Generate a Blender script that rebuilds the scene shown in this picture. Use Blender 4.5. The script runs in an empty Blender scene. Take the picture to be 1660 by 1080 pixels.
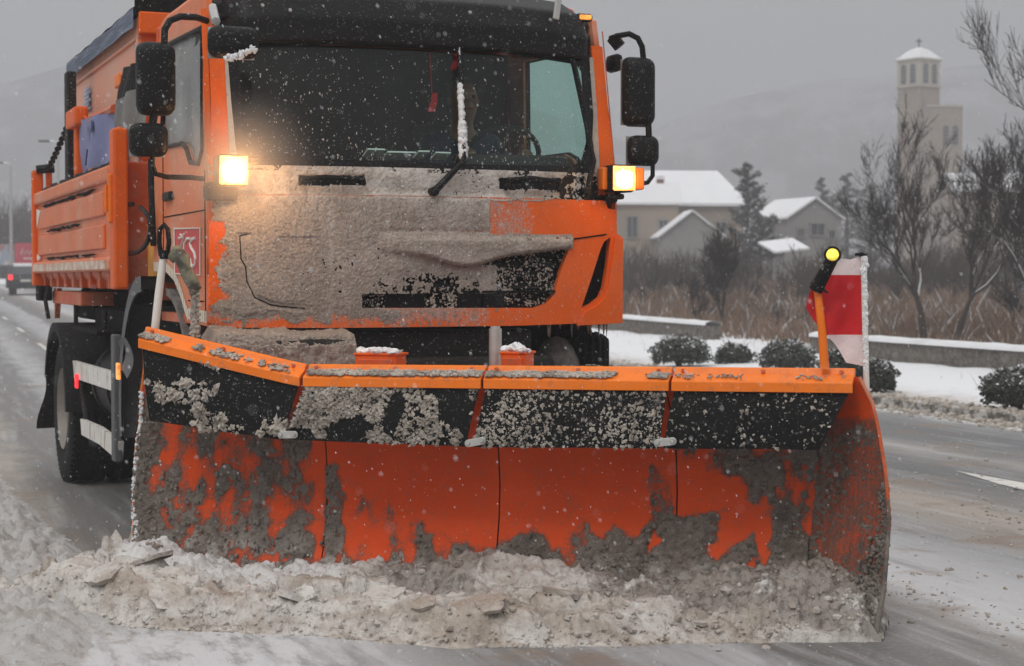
import bpy, bmesh, math, random
from mathutils import Vector, Matrix, noise
from mathutils.geometry import delaunay_2d_cdt
R = math.radians
PI = math.pi
sc = bpy.context.scene
col = sc.collection
random.seed(7)

# ---------------------------------------------------------------- camera, sky, sun, exposure
CAMZ = 1.515
PITCH = math.atan(88 / 2850)
cd = bpy.data.cameras.new('camera')
cam = bpy.data.objects.new('camera', cd)
col.objects.link(cam)
cam.location = (0, 0, CAMZ)
cam.rotation_euler = (PI / 2 - PITCH, 0, 0)
cd.sensor_width = 36
cd.lens = 36 * 2850 / 1660
cd.clip_start = 0.05
cd.clip_end = 3000
cd.dof.use_dof = True
cd.dof.focus_distance = 8.0
cd.dof.aperture_fstop = 4.6
sc.camera = cam

SUN_EL, SUN_AZ = R(52), R(200)
w = bpy.data.worlds.new('World')
sc.world = w
w.use_nodes = True
nt = w.node_tree
nt.nodes.clear()
N = nt.nodes.new
out = N('ShaderNodeOutputWorld'); bg = N('ShaderNodeBackground'); sky = N('ShaderNodeTexSky')
sky.sky_type = 'NISHITA'; sky.sun_disc = False; sky.sun_elevation = SUN_EL; sky.sun_rotation = SUN_AZ
sky.air_density = 2; sky.dust_density = 6
hs = N('ShaderNodeHueSaturation'); hs.inputs['Saturation'].default_value = 0.35
mx = N('ShaderNodeMixRGB'); mx.inputs['Fac'].default_value = 0.85
tc = N('ShaderNodeTexCoord'); sp = N('ShaderNodeSeparateXYZ')
mr = N('ShaderNodeMapRange'); mr.inputs['From Min'].default_value = 0; mr.inputs['From Max'].default_value = 1
mr.inputs['To Min'].default_value = 0; mr.inputs['To Max'].default_value = 1
cl = N('ShaderNodeTexNoise'); cl.inputs['Scale'].default_value = 3; cl.inputs['Detail'].default_value = 5
crm = N('ShaderNodeMixRGB'); crm.inputs['Color1'].default_value = (1.9, 1.95, 2.05, 1); crm.inputs['Color2'].default_value = (13.5, 13.5, 13.6, 1)
cmul = N('ShaderNodeMixRGB'); cmul.blend_type = 'MULTIPLY'; cmul.inputs['Fac'].default_value = 0.25
L = nt.links.new
L(tc.outputs['Generated'], sp.inputs[0]); L(sp.outputs['Z'], mr.inputs['Value']); L(tc.outputs['Generated'], cl.inputs['Vector'])
L(mr.outputs[0], crm.inputs['Fac']); L(crm.outputs[0], cmul.inputs['Color1']); L(cl.outputs['Fac'], cmul.inputs['Color2'])
L(sky.outputs[0], hs.inputs['Color']); L(hs.outputs[0], mx.inputs['Color1']); L(cmul.outputs[0], mx.inputs['Color2'])
L(mx.outputs[0], bg.inputs['Color']); L(bg.outputs[0], out.inputs['Surface'])
bg.inputs['Strength'].default_value = 0.13

sd = bpy.data.lights.new('sun', 'SUN')
sun = bpy.data.objects.new('sun', sd)
col.objects.link(sun)
sd.energy = 1.0; sd.angle = R(20); sd.color = (1, 0.96, 0.9)
sun.rotation_euler = (PI / 2 - SUN_EL, 0, R(-28))   # light comes from behind and left of the camera
sc.view_settings.view_transform = 'Standard'
sc.view_settings.look = 'None'
sc.view_settings.exposure = -0.12
sc.view_settings.gamma = 1
sc.cycles.max_bounces = 8
sc.cycles.volume_bounces = 2
sc.cycles.transparent_max_bounces = 16
sc.cycles.use_denoising = True
sc.cycles.caustics_reflective = False
sc.cycles.caustics_refractive = False

# ---------------------------------------------------------------- frames
def ray(px, py):
    x = (px - 830) / 2850; z = -(py - 540) / 2850
    c, s = math.cos(PITCH), math.sin(PITCH)
    return Vector((x, c + z * s, -s + z * c))
O = Vector((0, 0, CAMZ))
class Frame:
    def __init__(f, org, ang):
        f.o = Vector(org); f.a = R(ang)
        f.u = Vector((math.cos(f.a), math.sin(f.a), 0)); f.v = Vector((-math.sin(f.a), math.cos(f.a), 0))
    def loc(f, p):
        d = p - f.o
        return Vector((d.dot(f.u), d.dot(f.v), d.z))
    def wor(f, p): return f.o + f.u * p[0] + f.v * p[1] + Vector((0, 0, p[2]))
    def ky(f, px, py, y):                   # point of the plane y = const seen at a pixel
        r = ray(px, py); t = (y - (O - f.o).dot(f.v)) / r.dot(f.v); return f.loc(O + r * t)
    def kx(f, px, py, x):
        r = ray(px, py); t = (x - (O - f.o).dot(f.u)) / r.dot(f.u); return f.loc(O + r * t)
T = Frame((-.44, 9.11, 0), 21.6)            # truck: x to picture right, y to its rear
P = Frame((-.13, 7.95, 0), -17.9)           # plough: x along the blade, y to its rear
RD = Frame((0, 0, 0), 18.5)                 # road: y along it, x across
def far(px, py, Y):
    r = ray(px, py); return O + r * (Y / r.y)
def rise(v): return max(0, v - 28) * .0115
def ground_z(x, y):
    w_, v = x * RD.u.x + y * RD.u.y, x * RD.v.x + y * RD.v.y
    z = rise(v)
    return z
def on_ground(px, py):
    r = ray(px, py); t = 2.0
    while t < 300:
        p = O + r * t
        if p.z <= ground_z(p.x, p.y): return p
        t += 0.05
    return O + r * 300

# ---------------------------------------------------------------- mesh helpers
class MB:
    def __init__(s): s.v = []; s.f = []; s.m = []
    def add(s, vs, fs, m=0):
        n = len(s.v); s.v += [tuple(p) for p in vs]
        for f in fs: s.f.append(tuple(i + n for i in f)); s.m.append(m)
        return s
    def box(s, c, d, rot=None, m=0):
        x, y, z = d[0] / 2, d[1] / 2, d[2] / 2
        vs = [Vector(p) for p in ((-x,-y,-z),(x,-y,-z),(x,y,-z),(-x,y,-z),(-x,-y,z),(x,-y,z),(x,y,z),(-x,y,z))]
        if rot is not None: vs = [rot @ p for p in vs]
        c = Vector(c)
        return s.add([p + c for p in vs], [(0,3,2,1),(4,5,6,7),(0,1,5,4),(1,2,6,5),(2,3,7,6),(3,0,4,7)], m)
    def rbox(s, c, d, r=.01, rot=None, m=0, seg=2):
        bm = bmesh.new(); bmesh.ops.create_cube(bm, size=1)
        for v in bm.verts: v.co = Vector((v.co.x * d[0], v.co.y * d[1], v.co.z * d[2]))
        bmesh.ops.bevel(bm, geom=bm.edges[:] , offset=min(r, min(d) * .45), segments=seg, affect='EDGES', profile=.5)
        c = Vector(c); bm.verts.index_update()
        vs = [(rot @ v.co if rot is not None else v.co) + c for v in bm.verts]
        s.add(vs, [[v.index for v in f.verts] for f in bm.faces], m); bm.free(); return s
    def tube(s, pts, r, n=8, m=0, cap=True):
        pts = [Vector(p) for p in pts]
        if not hasattr(r, '__len__'): r = [r] * len(pts)
        base = len(s.v); prev = None
        for i, p in enumerate(pts):
            if i == 0: d = pts[1] - p
            elif i == len(pts) - 1: d = p - pts[i-1]
            else: d = (pts[i+1] - p).normalized() + (p - pts[i-1]).normalized()
            d = d.normalized() if d.length > 1e-9 else Vector((0, 0, 1))
            if prev is None:
                a = d.cross(Vector((0, 0, 1)))
                if a.length < .1: a = d.cross(Vector((1, 0, 0)))
            else: a = prev - d * prev.dot(d)
            a.normalize(); prev = a; b = d.cross(a)
            for k in range(n):
                t = 2 * PI * k / n
                s.v.append(tuple(p + (a * math.cos(t) + b * math.sin(t)) * r[i]))
        for i in range(len(pts) - 1):
            for k in range(n):
                k2 = (k + 1) % n
                s.f.append((base + i*n + k, base + i*n + k2, base + (i+1)*n + k2, base + (i+1)*n + k)); s.m.append(m)
        if cap and n > 3:
            s.f.append(tuple(base + k for k in reversed(range(n)))); s.m.append(m)
            e = base + (len(pts) - 1) * n
            s.f.append(tuple(e + k for k in range(n))); s.m.append(m)
        return s
    def lathe(s, prof, c=(0,0,0), axis='x', n=48, m=0, a0=0, a1=2*PI):   # prof: (along, radius)
        full = abs(a1 - a0 - 2 * PI) < 1e-6
        cols = n if full else n + 1
        vs = []
        for k in range(cols):
            t = a0 + (a1 - a0) * k / n
            for (h, r) in prof:
                q = {'x': (h, r * math.cos(t), r * math.sin(t)), 'y': (r * math.cos(t), h, r * math.sin(t)), 'z': (r * math.cos(t), r * math.sin(t), h)}[axis]
                vs.append((q[0] + c[0], q[1] + c[1], q[2] + c[2]))
        np_ = len(prof); fs = []
        for k in range(n):
            k2 = (k + 1) % cols
            for j in range(np_ - 1):
                fs.append((k*np_ + j, k*np_ + j + 1, k2*np_ + j + 1, k2*np_ + j))
        return s.add(vs, fs, m)
    def prism(s, poly, fn, h0, h1, m=0):    # poly in (a, b); fn(a, b, h) -> point
        n = len(poly)
        vs = [fn(a, b, h0) for a, b in poly] + [fn(a, b, h1) for a, b in poly]
        fs = [tuple(range(n)), tuple(range(2*n - 1, n - 1, -1))] + [(i, (i+1) % n, n + (i+1) % n, n + i) for i in range(n)]
        return s.add(vs, fs, m)
    def grid(s, nu, nv, fn, m=0, keep=None):
        base = len(s.v)
        for j in range(nv + 1):
            for i in range(nu + 1): s.v.append(tuple(fn(i / nu, j / nv)))
        for j in range(nv):
            for i in range(nu):
                if keep and not keep((i + .5) / nu, (j + .5) / nv): continue
                a = base + j * (nu + 1) + i
                s.f.append((a, a + 1, a + nu + 2, a + nu + 1)); s.m.append(m)
        return s
def inside(p, poly):
    x, y = p; c = False; n = len(poly)
    for i in range(n):
        x1, y1 = poly[i]; x2, y2 = poly[i-1]
        if (y1 > y) != (y2 > y) and x < (x2 - x1) * (y - y1) / (y2 - y1) + x1: c = not c
    return c
def smoothpoly(poly, it=2, keep=()):
    for _ in range(it):
        q = []
        for i in range(len(poly)):
            a, b = Vector(poly[i]), Vector(poly[(i+1) % len(poly)])
            q += [tuple(a.lerp(b, .25)), tuple(a.lerp(b, .75))]
        poly = q
    return poly
def resample(poly, step):
    q = []
    for i in range(len(poly)):
        a, b = Vector(poly[i]), Vector(poly[(i+1) % len(poly)])
        n = max(1, int((b - a).length / step))
        q += [tuple(a.lerp(b, k / n)) for k in range(n)]
    return q
def sheet(mb, outline, holes, step, fn, th, m=0):
    """flat outline with holes, bent by fn(a,b)->point, given thickness vector th"""
    loops = [resample(outline, step)] + [resample(h, step) for h in holes]
    vs, es = [], []
    for lp in loops:
        n0 = len(vs); vs += [Vector(p) for p in lp]
        es += [(n0 + i, n0 + (i + 1) % len(lp)) for i in range(len(lp))]
    xs = [p[0] for p in outline]; ys = [p[1] for p in outline]
    x = min(xs) + step * .5
    while x < max(xs):
        y = min(ys) + step * .5
        while y < max(ys):
            if inside((x, y), outline) and not any(inside((x, y), h) for h in holes): vs.append(Vector((x, y)))
            y += step
        x += step
    rv, re, rf, *_ = delaunay_2d_cdt(vs, es, [], 0, 1e-5)
    fs = []
    for f in rf:
        c = sum((rv[i] for i in f), Vector((0, 0))) / len(f)
        if inside(c, outline) and not any(inside(c, h) for h in holes): fs.append(tuple(f))
    n = len(rv)
    P3 = [Vector(fn(p[0], p[1])) for p in rv]
    if th is None: return mb.add(P3, fs, m)
    th = Vector(th)
    cnt = {}
    for f in fs:
        for i in range(len(f)):
            e = (f[i], f[(i+1) % len(f)]); cnt[e] = cnt.get(e, 0) + 1
    side = [e for e in cnt if (e[1], e[0]) not in cnt]
    mb.add(P3 + [p + th for p in P3], fs + [tuple(i + n for i in reversed(f)) for f in fs] + [(a, a + n, b + n, b) for a, b in side], m)
    return mb
def obj(name, mb, mats, parent=None, smooth=False, bevel=0, label=None, kind=None, sub=0):
    me = bpy.data.meshes.new(name)
    me.from_pydata(mb.v, [], mb.f)
    if not isinstance(mats, (list, tuple)): mats = [mats]
    for m in mats: me.materials.append(m)
    if len(mats) > 1: me.polygons.foreach_set('material_index', mb.m)
    bm = bmesh.new(); bm.from_mesh(me); bmesh.ops.recalc_face_normals(bm, faces=bm.faces[:]); bm.to_mesh(me); bm.free()
    if smooth:
        me.polygons.foreach_set('use_smooth', [True] * len(me.polygons))
        if smooth == 'auto': me.set_sharp_from_angle(angle=R(38))
    o = bpy.data.objects.new(name, me); col.objects.link(o)
    if parent: o.parent = parent
    if bevel:
        b = o.modifiers.new('bevel', 'BEVEL'); b.width = bevel; b.segments = 2; b.limit_method = 'ANGLE'; b.angle_limit = R(40)
    if label: o['label'] = label
    if kind: o['kind'] = kind
    return o
def raw(name, mb, mats, parent=None, smooth=False, kind=None, label=None):   # big meshes: no normal pass
    me = bpy.data.meshes.new(name); me.from_pydata(mb.v, [], mb.f)
    if not isinstance(mats, (list, tuple)): mats = [mats]
    for m in mats: me.materials.append(m)
    if len(mats) > 1: me.polygons.foreach_set('material_index', mb.m)
    if smooth: me.polygons.foreach_set('use_smooth', [True] * len(me.polygons))
    o = bpy.data.objects.new(name, me); col.objects.link(o)
    if parent: o.parent = parent
    if kind: o['kind'] = kind
    if label: o['label'] = label
    return o
def empty(name, label, cat, loc=(0,0,0), rz=0, group=None):
    o = bpy.data.objects.new(name, None); col.objects.link(o); o.empty_display_size = .2
    o.location = loc; o.rotation_euler = (0, 0, rz); o['label'] = label; o['category'] = cat
    if group: o['group'] = group
    return o
def tag(o, label, cat, group=None):
    o['label'] = label; o['category'] = cat
    if group: o['group'] = group
    return o
def fbm(x, y, z=0.0, o=4): return noise.fractal(Vector((x, y, z)), 1.0, 2.0, o, noise_basis='PERLIN_ORIGINAL')
def sst(a, b, x):
    t = max(0., min(1., (x - a) / (b - a))); return t * t * (3 - 2 * t)
def interp(x, tab):
    if x <= tab[0][0]: return tab[0][1]
    for (a, p), (b, q) in zip(tab, tab[1:]):
        if x <= b: return p + (q - p) * (x - a) / (b - a)
    return tab[-1][1]
def pdist(p, line):
    p = Vector(p); best = 9
    for a, b in zip(line, line[1:]):
        a, b = Vector(a), Vector(b); d = b - a
        t = max(0, min(1, (p - a).dot(d) / max(d.length_squared, 1e-9)))
        best = min(best, (a + d * t - p).length)
    return best

# ---------------------------------------------------------------- materials
class MT:
    """small node builder round one Principled shader"""
    def __init__(s, name, base=(.5,.5,.5), rough=.5, metal=0, coat=0, spec=.5, coord='Object'):
        s.m = bpy.data.materials.new(name); s.m.use_nodes = True
        s.t = s.m.node_tree; s.b = s.t.nodes['Principled BSDF']
        s.b.inputs['Base Color'].default_value = (*base, 1); s.b.inputs['Roughness'].default_value = rough
        s.b.inputs['Metallic'].default_value = metal; s.b.inputs['Coat Weight'].default_value = coat
        s.b.inputs['Coat Roughness'].default_value = .15
        s.b.inputs['Specular IOR Level'].default_value = spec
        s.c = s.t.nodes.new('ShaderNodeTexCoord').outputs[coord]
        s.col = None; s.base = base; s.rgh = None; s.rough = rough; s.h = None
    def n(s, ty, **k):
        n = s.t.nodes.new(ty)
        for a, b in k.items(): setattr(n, a, b)
        return n
    def l(s, a, b): s.t.links.new(a, b)
    def mapping(s, scale=(1,1,1), rot=(0,0,0)):
        mp = s.n('ShaderNodeMapping'); mp.inputs['Scale'].default_value = scale; mp.inputs['Rotation'].default_value = rot
        s.l(s.c, mp.inputs[0]); return mp.outputs[0]
    def noise(s, scale, detail=6, rough=.6, vec=None, dist=0):
        n = s.n('ShaderNodeTexNoise'); n.inputs['Scale'].default_value = scale; n.inputs['Detail'].default_value = detail
        n.inputs['Roughness'].default_value = rough; n.inputs['Distortion'].default_value = dist
        s.l(vec if vec is not None else s.c, n.inputs['Vector']); return n.outputs['Fac']
    def voro(s, scale, vec=None, feat='F1', out='Distance', rand=1):
        n = s.n('ShaderNodeTexVoronoi'); n.feature = feat; n.inputs['Scale'].default_value = scale; n.inputs['Randomness'].default_value = rand
        s.l(vec if vec is not None else s.c, n.inputs['Vector']); return n.outputs[out]
    def ramp(s, fac, a, b, lo=0., hi=1.):
        n = s.n('ShaderNodeMapRange'); n.interpolation_type = 'SMOOTHSTEP'
        n.inputs['From Min'].default_value = a; n.inputs['From Max'].default_value = b
        n.inputs['To Min'].default_value = lo; n.inputs['To Max'].default_value = hi
        s.l(fac, n.inputs['Value']); return n.outputs[0]
    def axis(s, k):
        n = s.n('ShaderNodeSeparateXYZ'); s.l(s.c, n.inputs[0]); return n.outputs[k]
    def math(s, op, a, b=0.):
        n = s.n('ShaderNodeMath'); n.operation = op
        for i, q in enumerate((a, b)):
            if isinstance(q, (int, float)): n.inputs[i].default_value = q
            else: s.l(q, n.inputs[i])
        return n.outputs[0]
    def attr(s, name):
        n = s.n('ShaderNodeAttribute'); n.attribute_name = name; return n.outputs['Fac']
    def mix(s, fac, c2, rough=None):
        n = s.n('ShaderNodeMixRGB')
        if isinstance(fac, (int, float)): n.inputs['Fac'].default_value = fac
        else: s.l(fac, n.inputs['Fac'])
        if s.col is None: n.inputs['Color1'].default_value = (*s.base, 1)
        else: s.l(s.col, n.inputs['Color1'])
        n.inputs['Color2'].default_value = (*c2, 1); s.col = n.outputs[0]
        if rough is not None:
            r = s.n('ShaderNodeMixRGB')
            if isinstance(fac, (int, float)): r.inputs['Fac'].default_value = fac
            else: s.l(fac, r.inputs['Fac'])
            if s.rgh is None: r.inputs['Color1'].default_value = (s.rough,) * 3 + (1,)
            else: s.l(s.rgh, r.inputs['Color1'])
            r.inputs['Color2'].default_value = (rough,) * 3 + (1,); s.rgh = r.outputs[0]
        return s
    def bump(s, h, strength=.3, dist=.01):
        n = s.n('ShaderNodeBump'); n.inputs['Strength'].default_value = strength; n.inputs['Distance'].default_value = dist
        s.l(h, n.inputs['Height'])
        if s.h is not None: s.l(s.h, n.inputs['Normal'])
        s.h = n.outputs[0]; return s
    def done(s):
        if s.col is not None: s.l(s.col, s.b.inputs['Base Color'])
        if s.rgh is not None: s.l(s.rgh, s.b.inputs['Roughness'])
        if s.h is not None: s.l(s.h, s.b.inputs['Normal'])
        return s.m
M = {}
SLUSH = (.28, .245, .215)
def orange(name, base=(.80,.105,.012), film=.25, dirt=.2, speck=.25, rough=.38, spec=.3, attr=None):
    q = MT(name, base, rough, coat=0, spec=spec)
    q.mix(q.ramp(q.noise(3, 5), .35, .75, 0, .35), (base[0]*.72, base[1]*.62, base[2]*.8))
    q.mix(q.ramp(q.noise(1.7, 8, .7), .42, .7, 0, film), (.60, .40, .30), .75)            # dried salt film; on the side panels also painted sheen
    q.mix(q.ramp(q.noise(14, 8, .75), .5, .72, 0, dirt), (.16, .12, .095), .8)            # road dirt
    q.mix(q.ramp(q.noise(95, 3, .6), .62, .70, 0, speck), (.6, .55, .5), .8)              # snow flecks
    if attr:                                               # dirt that the mesh carries as a painted amount
        a_ = q.attr('grime'); big = q.math('SUBTRACT', q.noise(9, 6, .75), .5)
        g_ = q.math('ADD', q.math('ADD', a_, q.math('MULTIPLY', big, .9)), q.math('MULTIPLY', q.math('SUBTRACT', q.noise(75, 5, .8), .5), 1.5))
        q.mix(q.ramp(g_, .30, .75, 0, .92), attr, .8)
        g2 = q.math('ADD', a_, q.math('MULTIPLY', q.math('SUBTRACT', q.noise(1, 6, .8, q.mapping((40, 40, 5))), .5), 1.6))
        q.mix(q.ramp(g2, .35, .9, 0, .5), tuple(c * .45 for c in attr), .7)
        q.mix(q.math('MULTIPLY', q.ramp(g_, .45, .8), q.ramp(q.noise(150, 3, .7), .55, .68)), tuple(min(.7, c * 2.0) for c in attr))
        q.bump(g_, .4, .003)
    q.bump(q.noise(90, 3), .08, .003)
    return q.done()
def paint_attr(o, name, fn):
    me = o.data; at_ = me.attributes.new(name, 'FLOAT', 'POINT'); at_.data.foreach_set('value', [fn(v.co) for v in me.vertices])
M['orange'] = orange('orange_paint', (.76,.115,.004), .08, .25, .3, .42, .2)
M['orange_side'] = orange('orange_paint_salt_sheen', (.72,.17,.045), .7, .25, .15, .42)  # paler base and heavy film: salt plus painted sky reflection at grazing view
M['orange_body'] = orange('orange_paint_tipper', (.60,.10,.022), .5, .6, .15, .45)
M['orange_blade'] = orange('orange_paint_blade', (.74,.072,.002), .02, .35, .12, .42, .18, attr=(.115,.088,.07))
M['orange_front'] = orange('orange_front_panel', (.76,.115,.004), .08, .25, .35, .42, .2, attr=(.36,.315,.275))
M['orange_edge'] = orange('orange_paint_edge', (.90,.20,.008), .06, .4, .3, .4)
q = MT('pale_orange_hopper', (.72,.30,.18), .5, coat=.1); q.mix(q.ramp(q.noise(2, 8, .7), .35, .7, 0, .6), (.62,.40,.32), .7); q.mix(q.ramp(q.noise(9,8,.8), .58, .8, 0, .3), (.2,.14,.1)); M['hopper'] = q.done()
def plain(name, base, rough=.6, metal=0, var=.25, speck=0, sc_=12, bump=.1, coat=0, spec=.5):
    q = MT(name, base, rough, metal, coat, spec)
    q.mix(q.ramp(q.noise(sc_, 6, .7), .35, .72, 0, var), tuple(min(1, c * 1.8 + .008) for c in base))
    if speck: q.mix(q.ramp(q.noise(80, 4, .65), .60, .68, 0, speck), (.55, .53, .5), .8); q.mix(q.ramp(q.noise(28, 5, .65), .63, .70, 0, speck * .6), (.5, .47, .44), .8)
    if bump: q.bump(q.noise(sc_ * 8, 4), bump, .004)
    return q.done()
M['black'] = plain('black_plastic', (.007,.007,.0075), .5, speck=.35, var=.1, spec=.15)
M['visor'] = plain('dark_visor_plastic', (.009,.0085,.0095), .45, speck=.25, var=.1, spec=.15)
M['dark'] = plain('dirty_dark_steel', (.014,.012,.011), .7, speck=.35, spec=.2)
M['chassis'] = plain('chassis_black', (.006,.0055,.0055), .85, speck=.15, spec=.1, var=.1)
M['rubber'] = plain('tyre_rubber', (.010,.010,.011), .8, speck=.2, spec=.2, var=.2)
M['flap'] = plain('black_rubber_flap', (.008,.008,.008), .6, speck=.4, spec=.08, var=.1)
M['greyplastic'] = plain('grey_mudguard_plastic', (.085,.087,.092), .6, speck=.15)
M['steel'] = plain('galvanised_steel', (.5,.5,.48), .42, .7, speck=.2)
M['rim'] = plain('dirty_wheel_steel', (.22,.20,.18), .6, .3, speck=.3)
M['yellow'] = plain('dirty_yellow_paint', (.50,.22,.03), .5, var=.4)
M['interior'] = plain('cab_interior_dark', (.03,.034,.034), .8, bump=0)
M['seat'] = plain('seat_fabric', (.035,.038,.042), .9)
M['red'] = plain('red_cloth', (.55,.012,.015), .7, bump=.05, var=.1)
M['whitecloth'] = plain('white_cloth', (.70,.63,.63), .8, bump=.05, var=.1)
M['paper'] = plain('paper', (.8,.85,.85), .7, bump=0)
M['greytarp'] = plain('grey_tarpaulin', (.16,.165,.155), .6)
M['amber'] = plain('amber_lens', (.7,.16,.02), .2, bump=0)
M['white'] = plain('dirty_white_paint', (.72,.69,.63), .5, var=.1)
q = MT('rusty_white_rail', (.72,.70,.66), .5); q.mix(q.ramp(q.noise(1.0, 6, .7, q.mapping((14,14,3))), .5, .66, 0, .85), (.22,.13,.07), .8); M['rail'] = q.done()
q = MT('blue_tarpaulin', (.075,.10,.16), .55); q.mix(q.ramp(q.noise(1, 6, .7, q.mapping((9,2,30))), .42, .62), (.16,.20,.28)); q.bump(q.noise(1, 5, .6, q.mapping((30,3,60))), .6, .03); M['bluetarp'] = q.done()
q = MT('blue_banner_cloth', (.20,.22,.40), .7); q.mix(q.ramp(q.noise(3, 5), .4, .7, 0, .5), (.30,.31,.46)); q.bump(q.noise(5, 3), .3, .03); M['banner'] = q.done()
q = MT('dark_blue_print', (.02,.025,.12), .7); M['print'] = q.done()
q = MT('hazard_reflector_stripes', (.75,.70,.58), .4); q.mix(q.ramp(q.math('FRACT', q.math('MULTIPLY', q.axis('Y'), 22.)), .70, .78), (.35,.16,.05)); M['reflective'] = q.done()
q = MT('dirt_reflector_strip', (.66,.60,.52), .5); q.mix(q.ramp(q.noise(9, 8, .8), .4, .62), (.50,.22,.12), .7); M['bodystrip'] = q.done()
# snow and slush
def snow(name, base, dark, amt=(.42,.7), sc1=6, bumpd=.02, sss=True, fine=60, damp=(.1,.08,.07), d2=.4):
    q = MT(name, base, .75, spec=.3)
    q.mix(q.ramp(q.noise(sc1, 8, .65), amt[0], amt[1]), dark, .6)
    q.mix(q.ramp(q.noise(sc1 * 9, 5, .7), .52, .74, 0, d2), damp, .45)
    q.bump(q.noise(fine, 5, .7), .7, bumpd); q.bump(q.noise(fine * 4, 3, .7), .5, bumpd * .3)
    if sss:
        q.b.inputs['Subsurface Weight'].default_value = .15; q.b.inputs['Subsurface Radius'].default_value = (.02,.018,.016); q.b.inputs['Subsurface Scale'].default_value = .5
    return q.done()
M['windrow'] = snow('ploughed_snow', (.70,.66,.61), (.46,.385,.32), (.42,.66), 3, .012, False, 50, (.26,.21,.17), .5)
M['crust'] = snow('road_slush_crust', (.30,.265,.235), (.17,.145,.125), (.4,.65), 7, .012, False, 90, (.09,.075,.065), .7)
M['facesnow'] = snow('dirty_snow_on_cab', (.52,.47,.42), (.33,.285,.245), (.38,.68), 4, .006, False, 110, (.16,.13,.11), .55)
M['clump'] = snow('dirty_snow_clump', (.50,.455,.40), (.28,.245,.21), (.4,.65), 8, .006, False, 110, (.12,.1,.085), .4)
M['cleansnow'] = snow('clean_snow', (.84,.85,.87), (.72,.72,.73), (.45,.75), 1.5, .02, False, 20, (.6,.58,.56), .15)

def glassm(name, tint, rough=.02, fres=1.45, dirt=0.):
    m = bpy.data.materials.new(name); m.use_nodes = True; t = m.node_tree; t.nodes.clear()
    o = t.nodes.new('ShaderNodeOutputMaterial'); tr = t.nodes.new('ShaderNodeBsdfTransparent'); g = t.nodes.new('ShaderNodeBsdfGlossy')
    lw = t.nodes.new('ShaderNodeLayerWeight'); pw_ = t.nodes.new('ShaderNodeMath'); pw_.operation = 'POWER'; pw_.inputs[1].default_value = 5
    f = t.nodes.new('ShaderNodeMath'); f.operation = 'MULTIPLY_ADD'; f.inputs[1].default_value = .8; f.inputs[2].default_value = ((fres - 1) / (fres + 1)) ** 2
    t.links.new(lw.outputs['Facing'], pw_.inputs[0]); t.links.new(pw_.outputs[0], f.inputs[0]); mixn = t.nodes.new('ShaderNodeMixShader')
    tr.inputs[0].default_value = (*tint, 1); g.inputs['Roughness'].default_value = rough
    t.links.new(f.outputs[0], mixn.inputs[0]); t.links.new(tr.outputs[0], mixn.inputs[1]); t.links.new(g.outputs[0], mixn.inputs[2])
    last = mixn.outputs[0]
    if dirt:
        d = t.nodes.new('ShaderNodeBsdfDiffuse'); d.inputs[0].default_value = (.50,.52,.50,1)
        tcn = t.nodes.new('ShaderNodeTexCoord'); nz = t.nodes.new('ShaderNodeTexNoise'); nz.inputs['Scale'].default_value = 2.5; nz.inputs['Detail'].default_value = 9
        mp = t.nodes.new('ShaderNodeMapRange'); mp.inputs['From Min'].default_value = .3; mp.inputs['From Max'].default_value = .8
        mp.inputs['To Min'].default_value = dirt * .4; mp.inputs['To Max'].default_value = dirt * 1.6
        m2 = t.nodes.new('ShaderNodeMixShader')
        t.links.new(tcn.outputs['Object'], nz.inputs['Vector']); t.links.new(nz.outputs['Fac'], mp.inputs['Value'])
        t.links.new(mp.outputs[0], m2.inputs[0]); t.links.new(last, m2.inputs[1]); t.links.new(d.outputs[0], m2.inputs[2]); last = m2.outputs[0]
    t.links.new(last, o.inputs[0]); return m
M['windscreen'] = glassm('windscreen_glass', (.74,.85,.80), fres=1.35, dirt=.015)
M['sideglass'] = glassm('door_glass', (.66,.90,.84), fres=1.3, dirt=.03)
M['mistskyglass'] = glassm('misted_sky_door_glass', (.8,.86,.84), .15, 1.4, dirt=.42)  # pale diffuse layer: mist, plus the sky seen through the cab painted in
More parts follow.
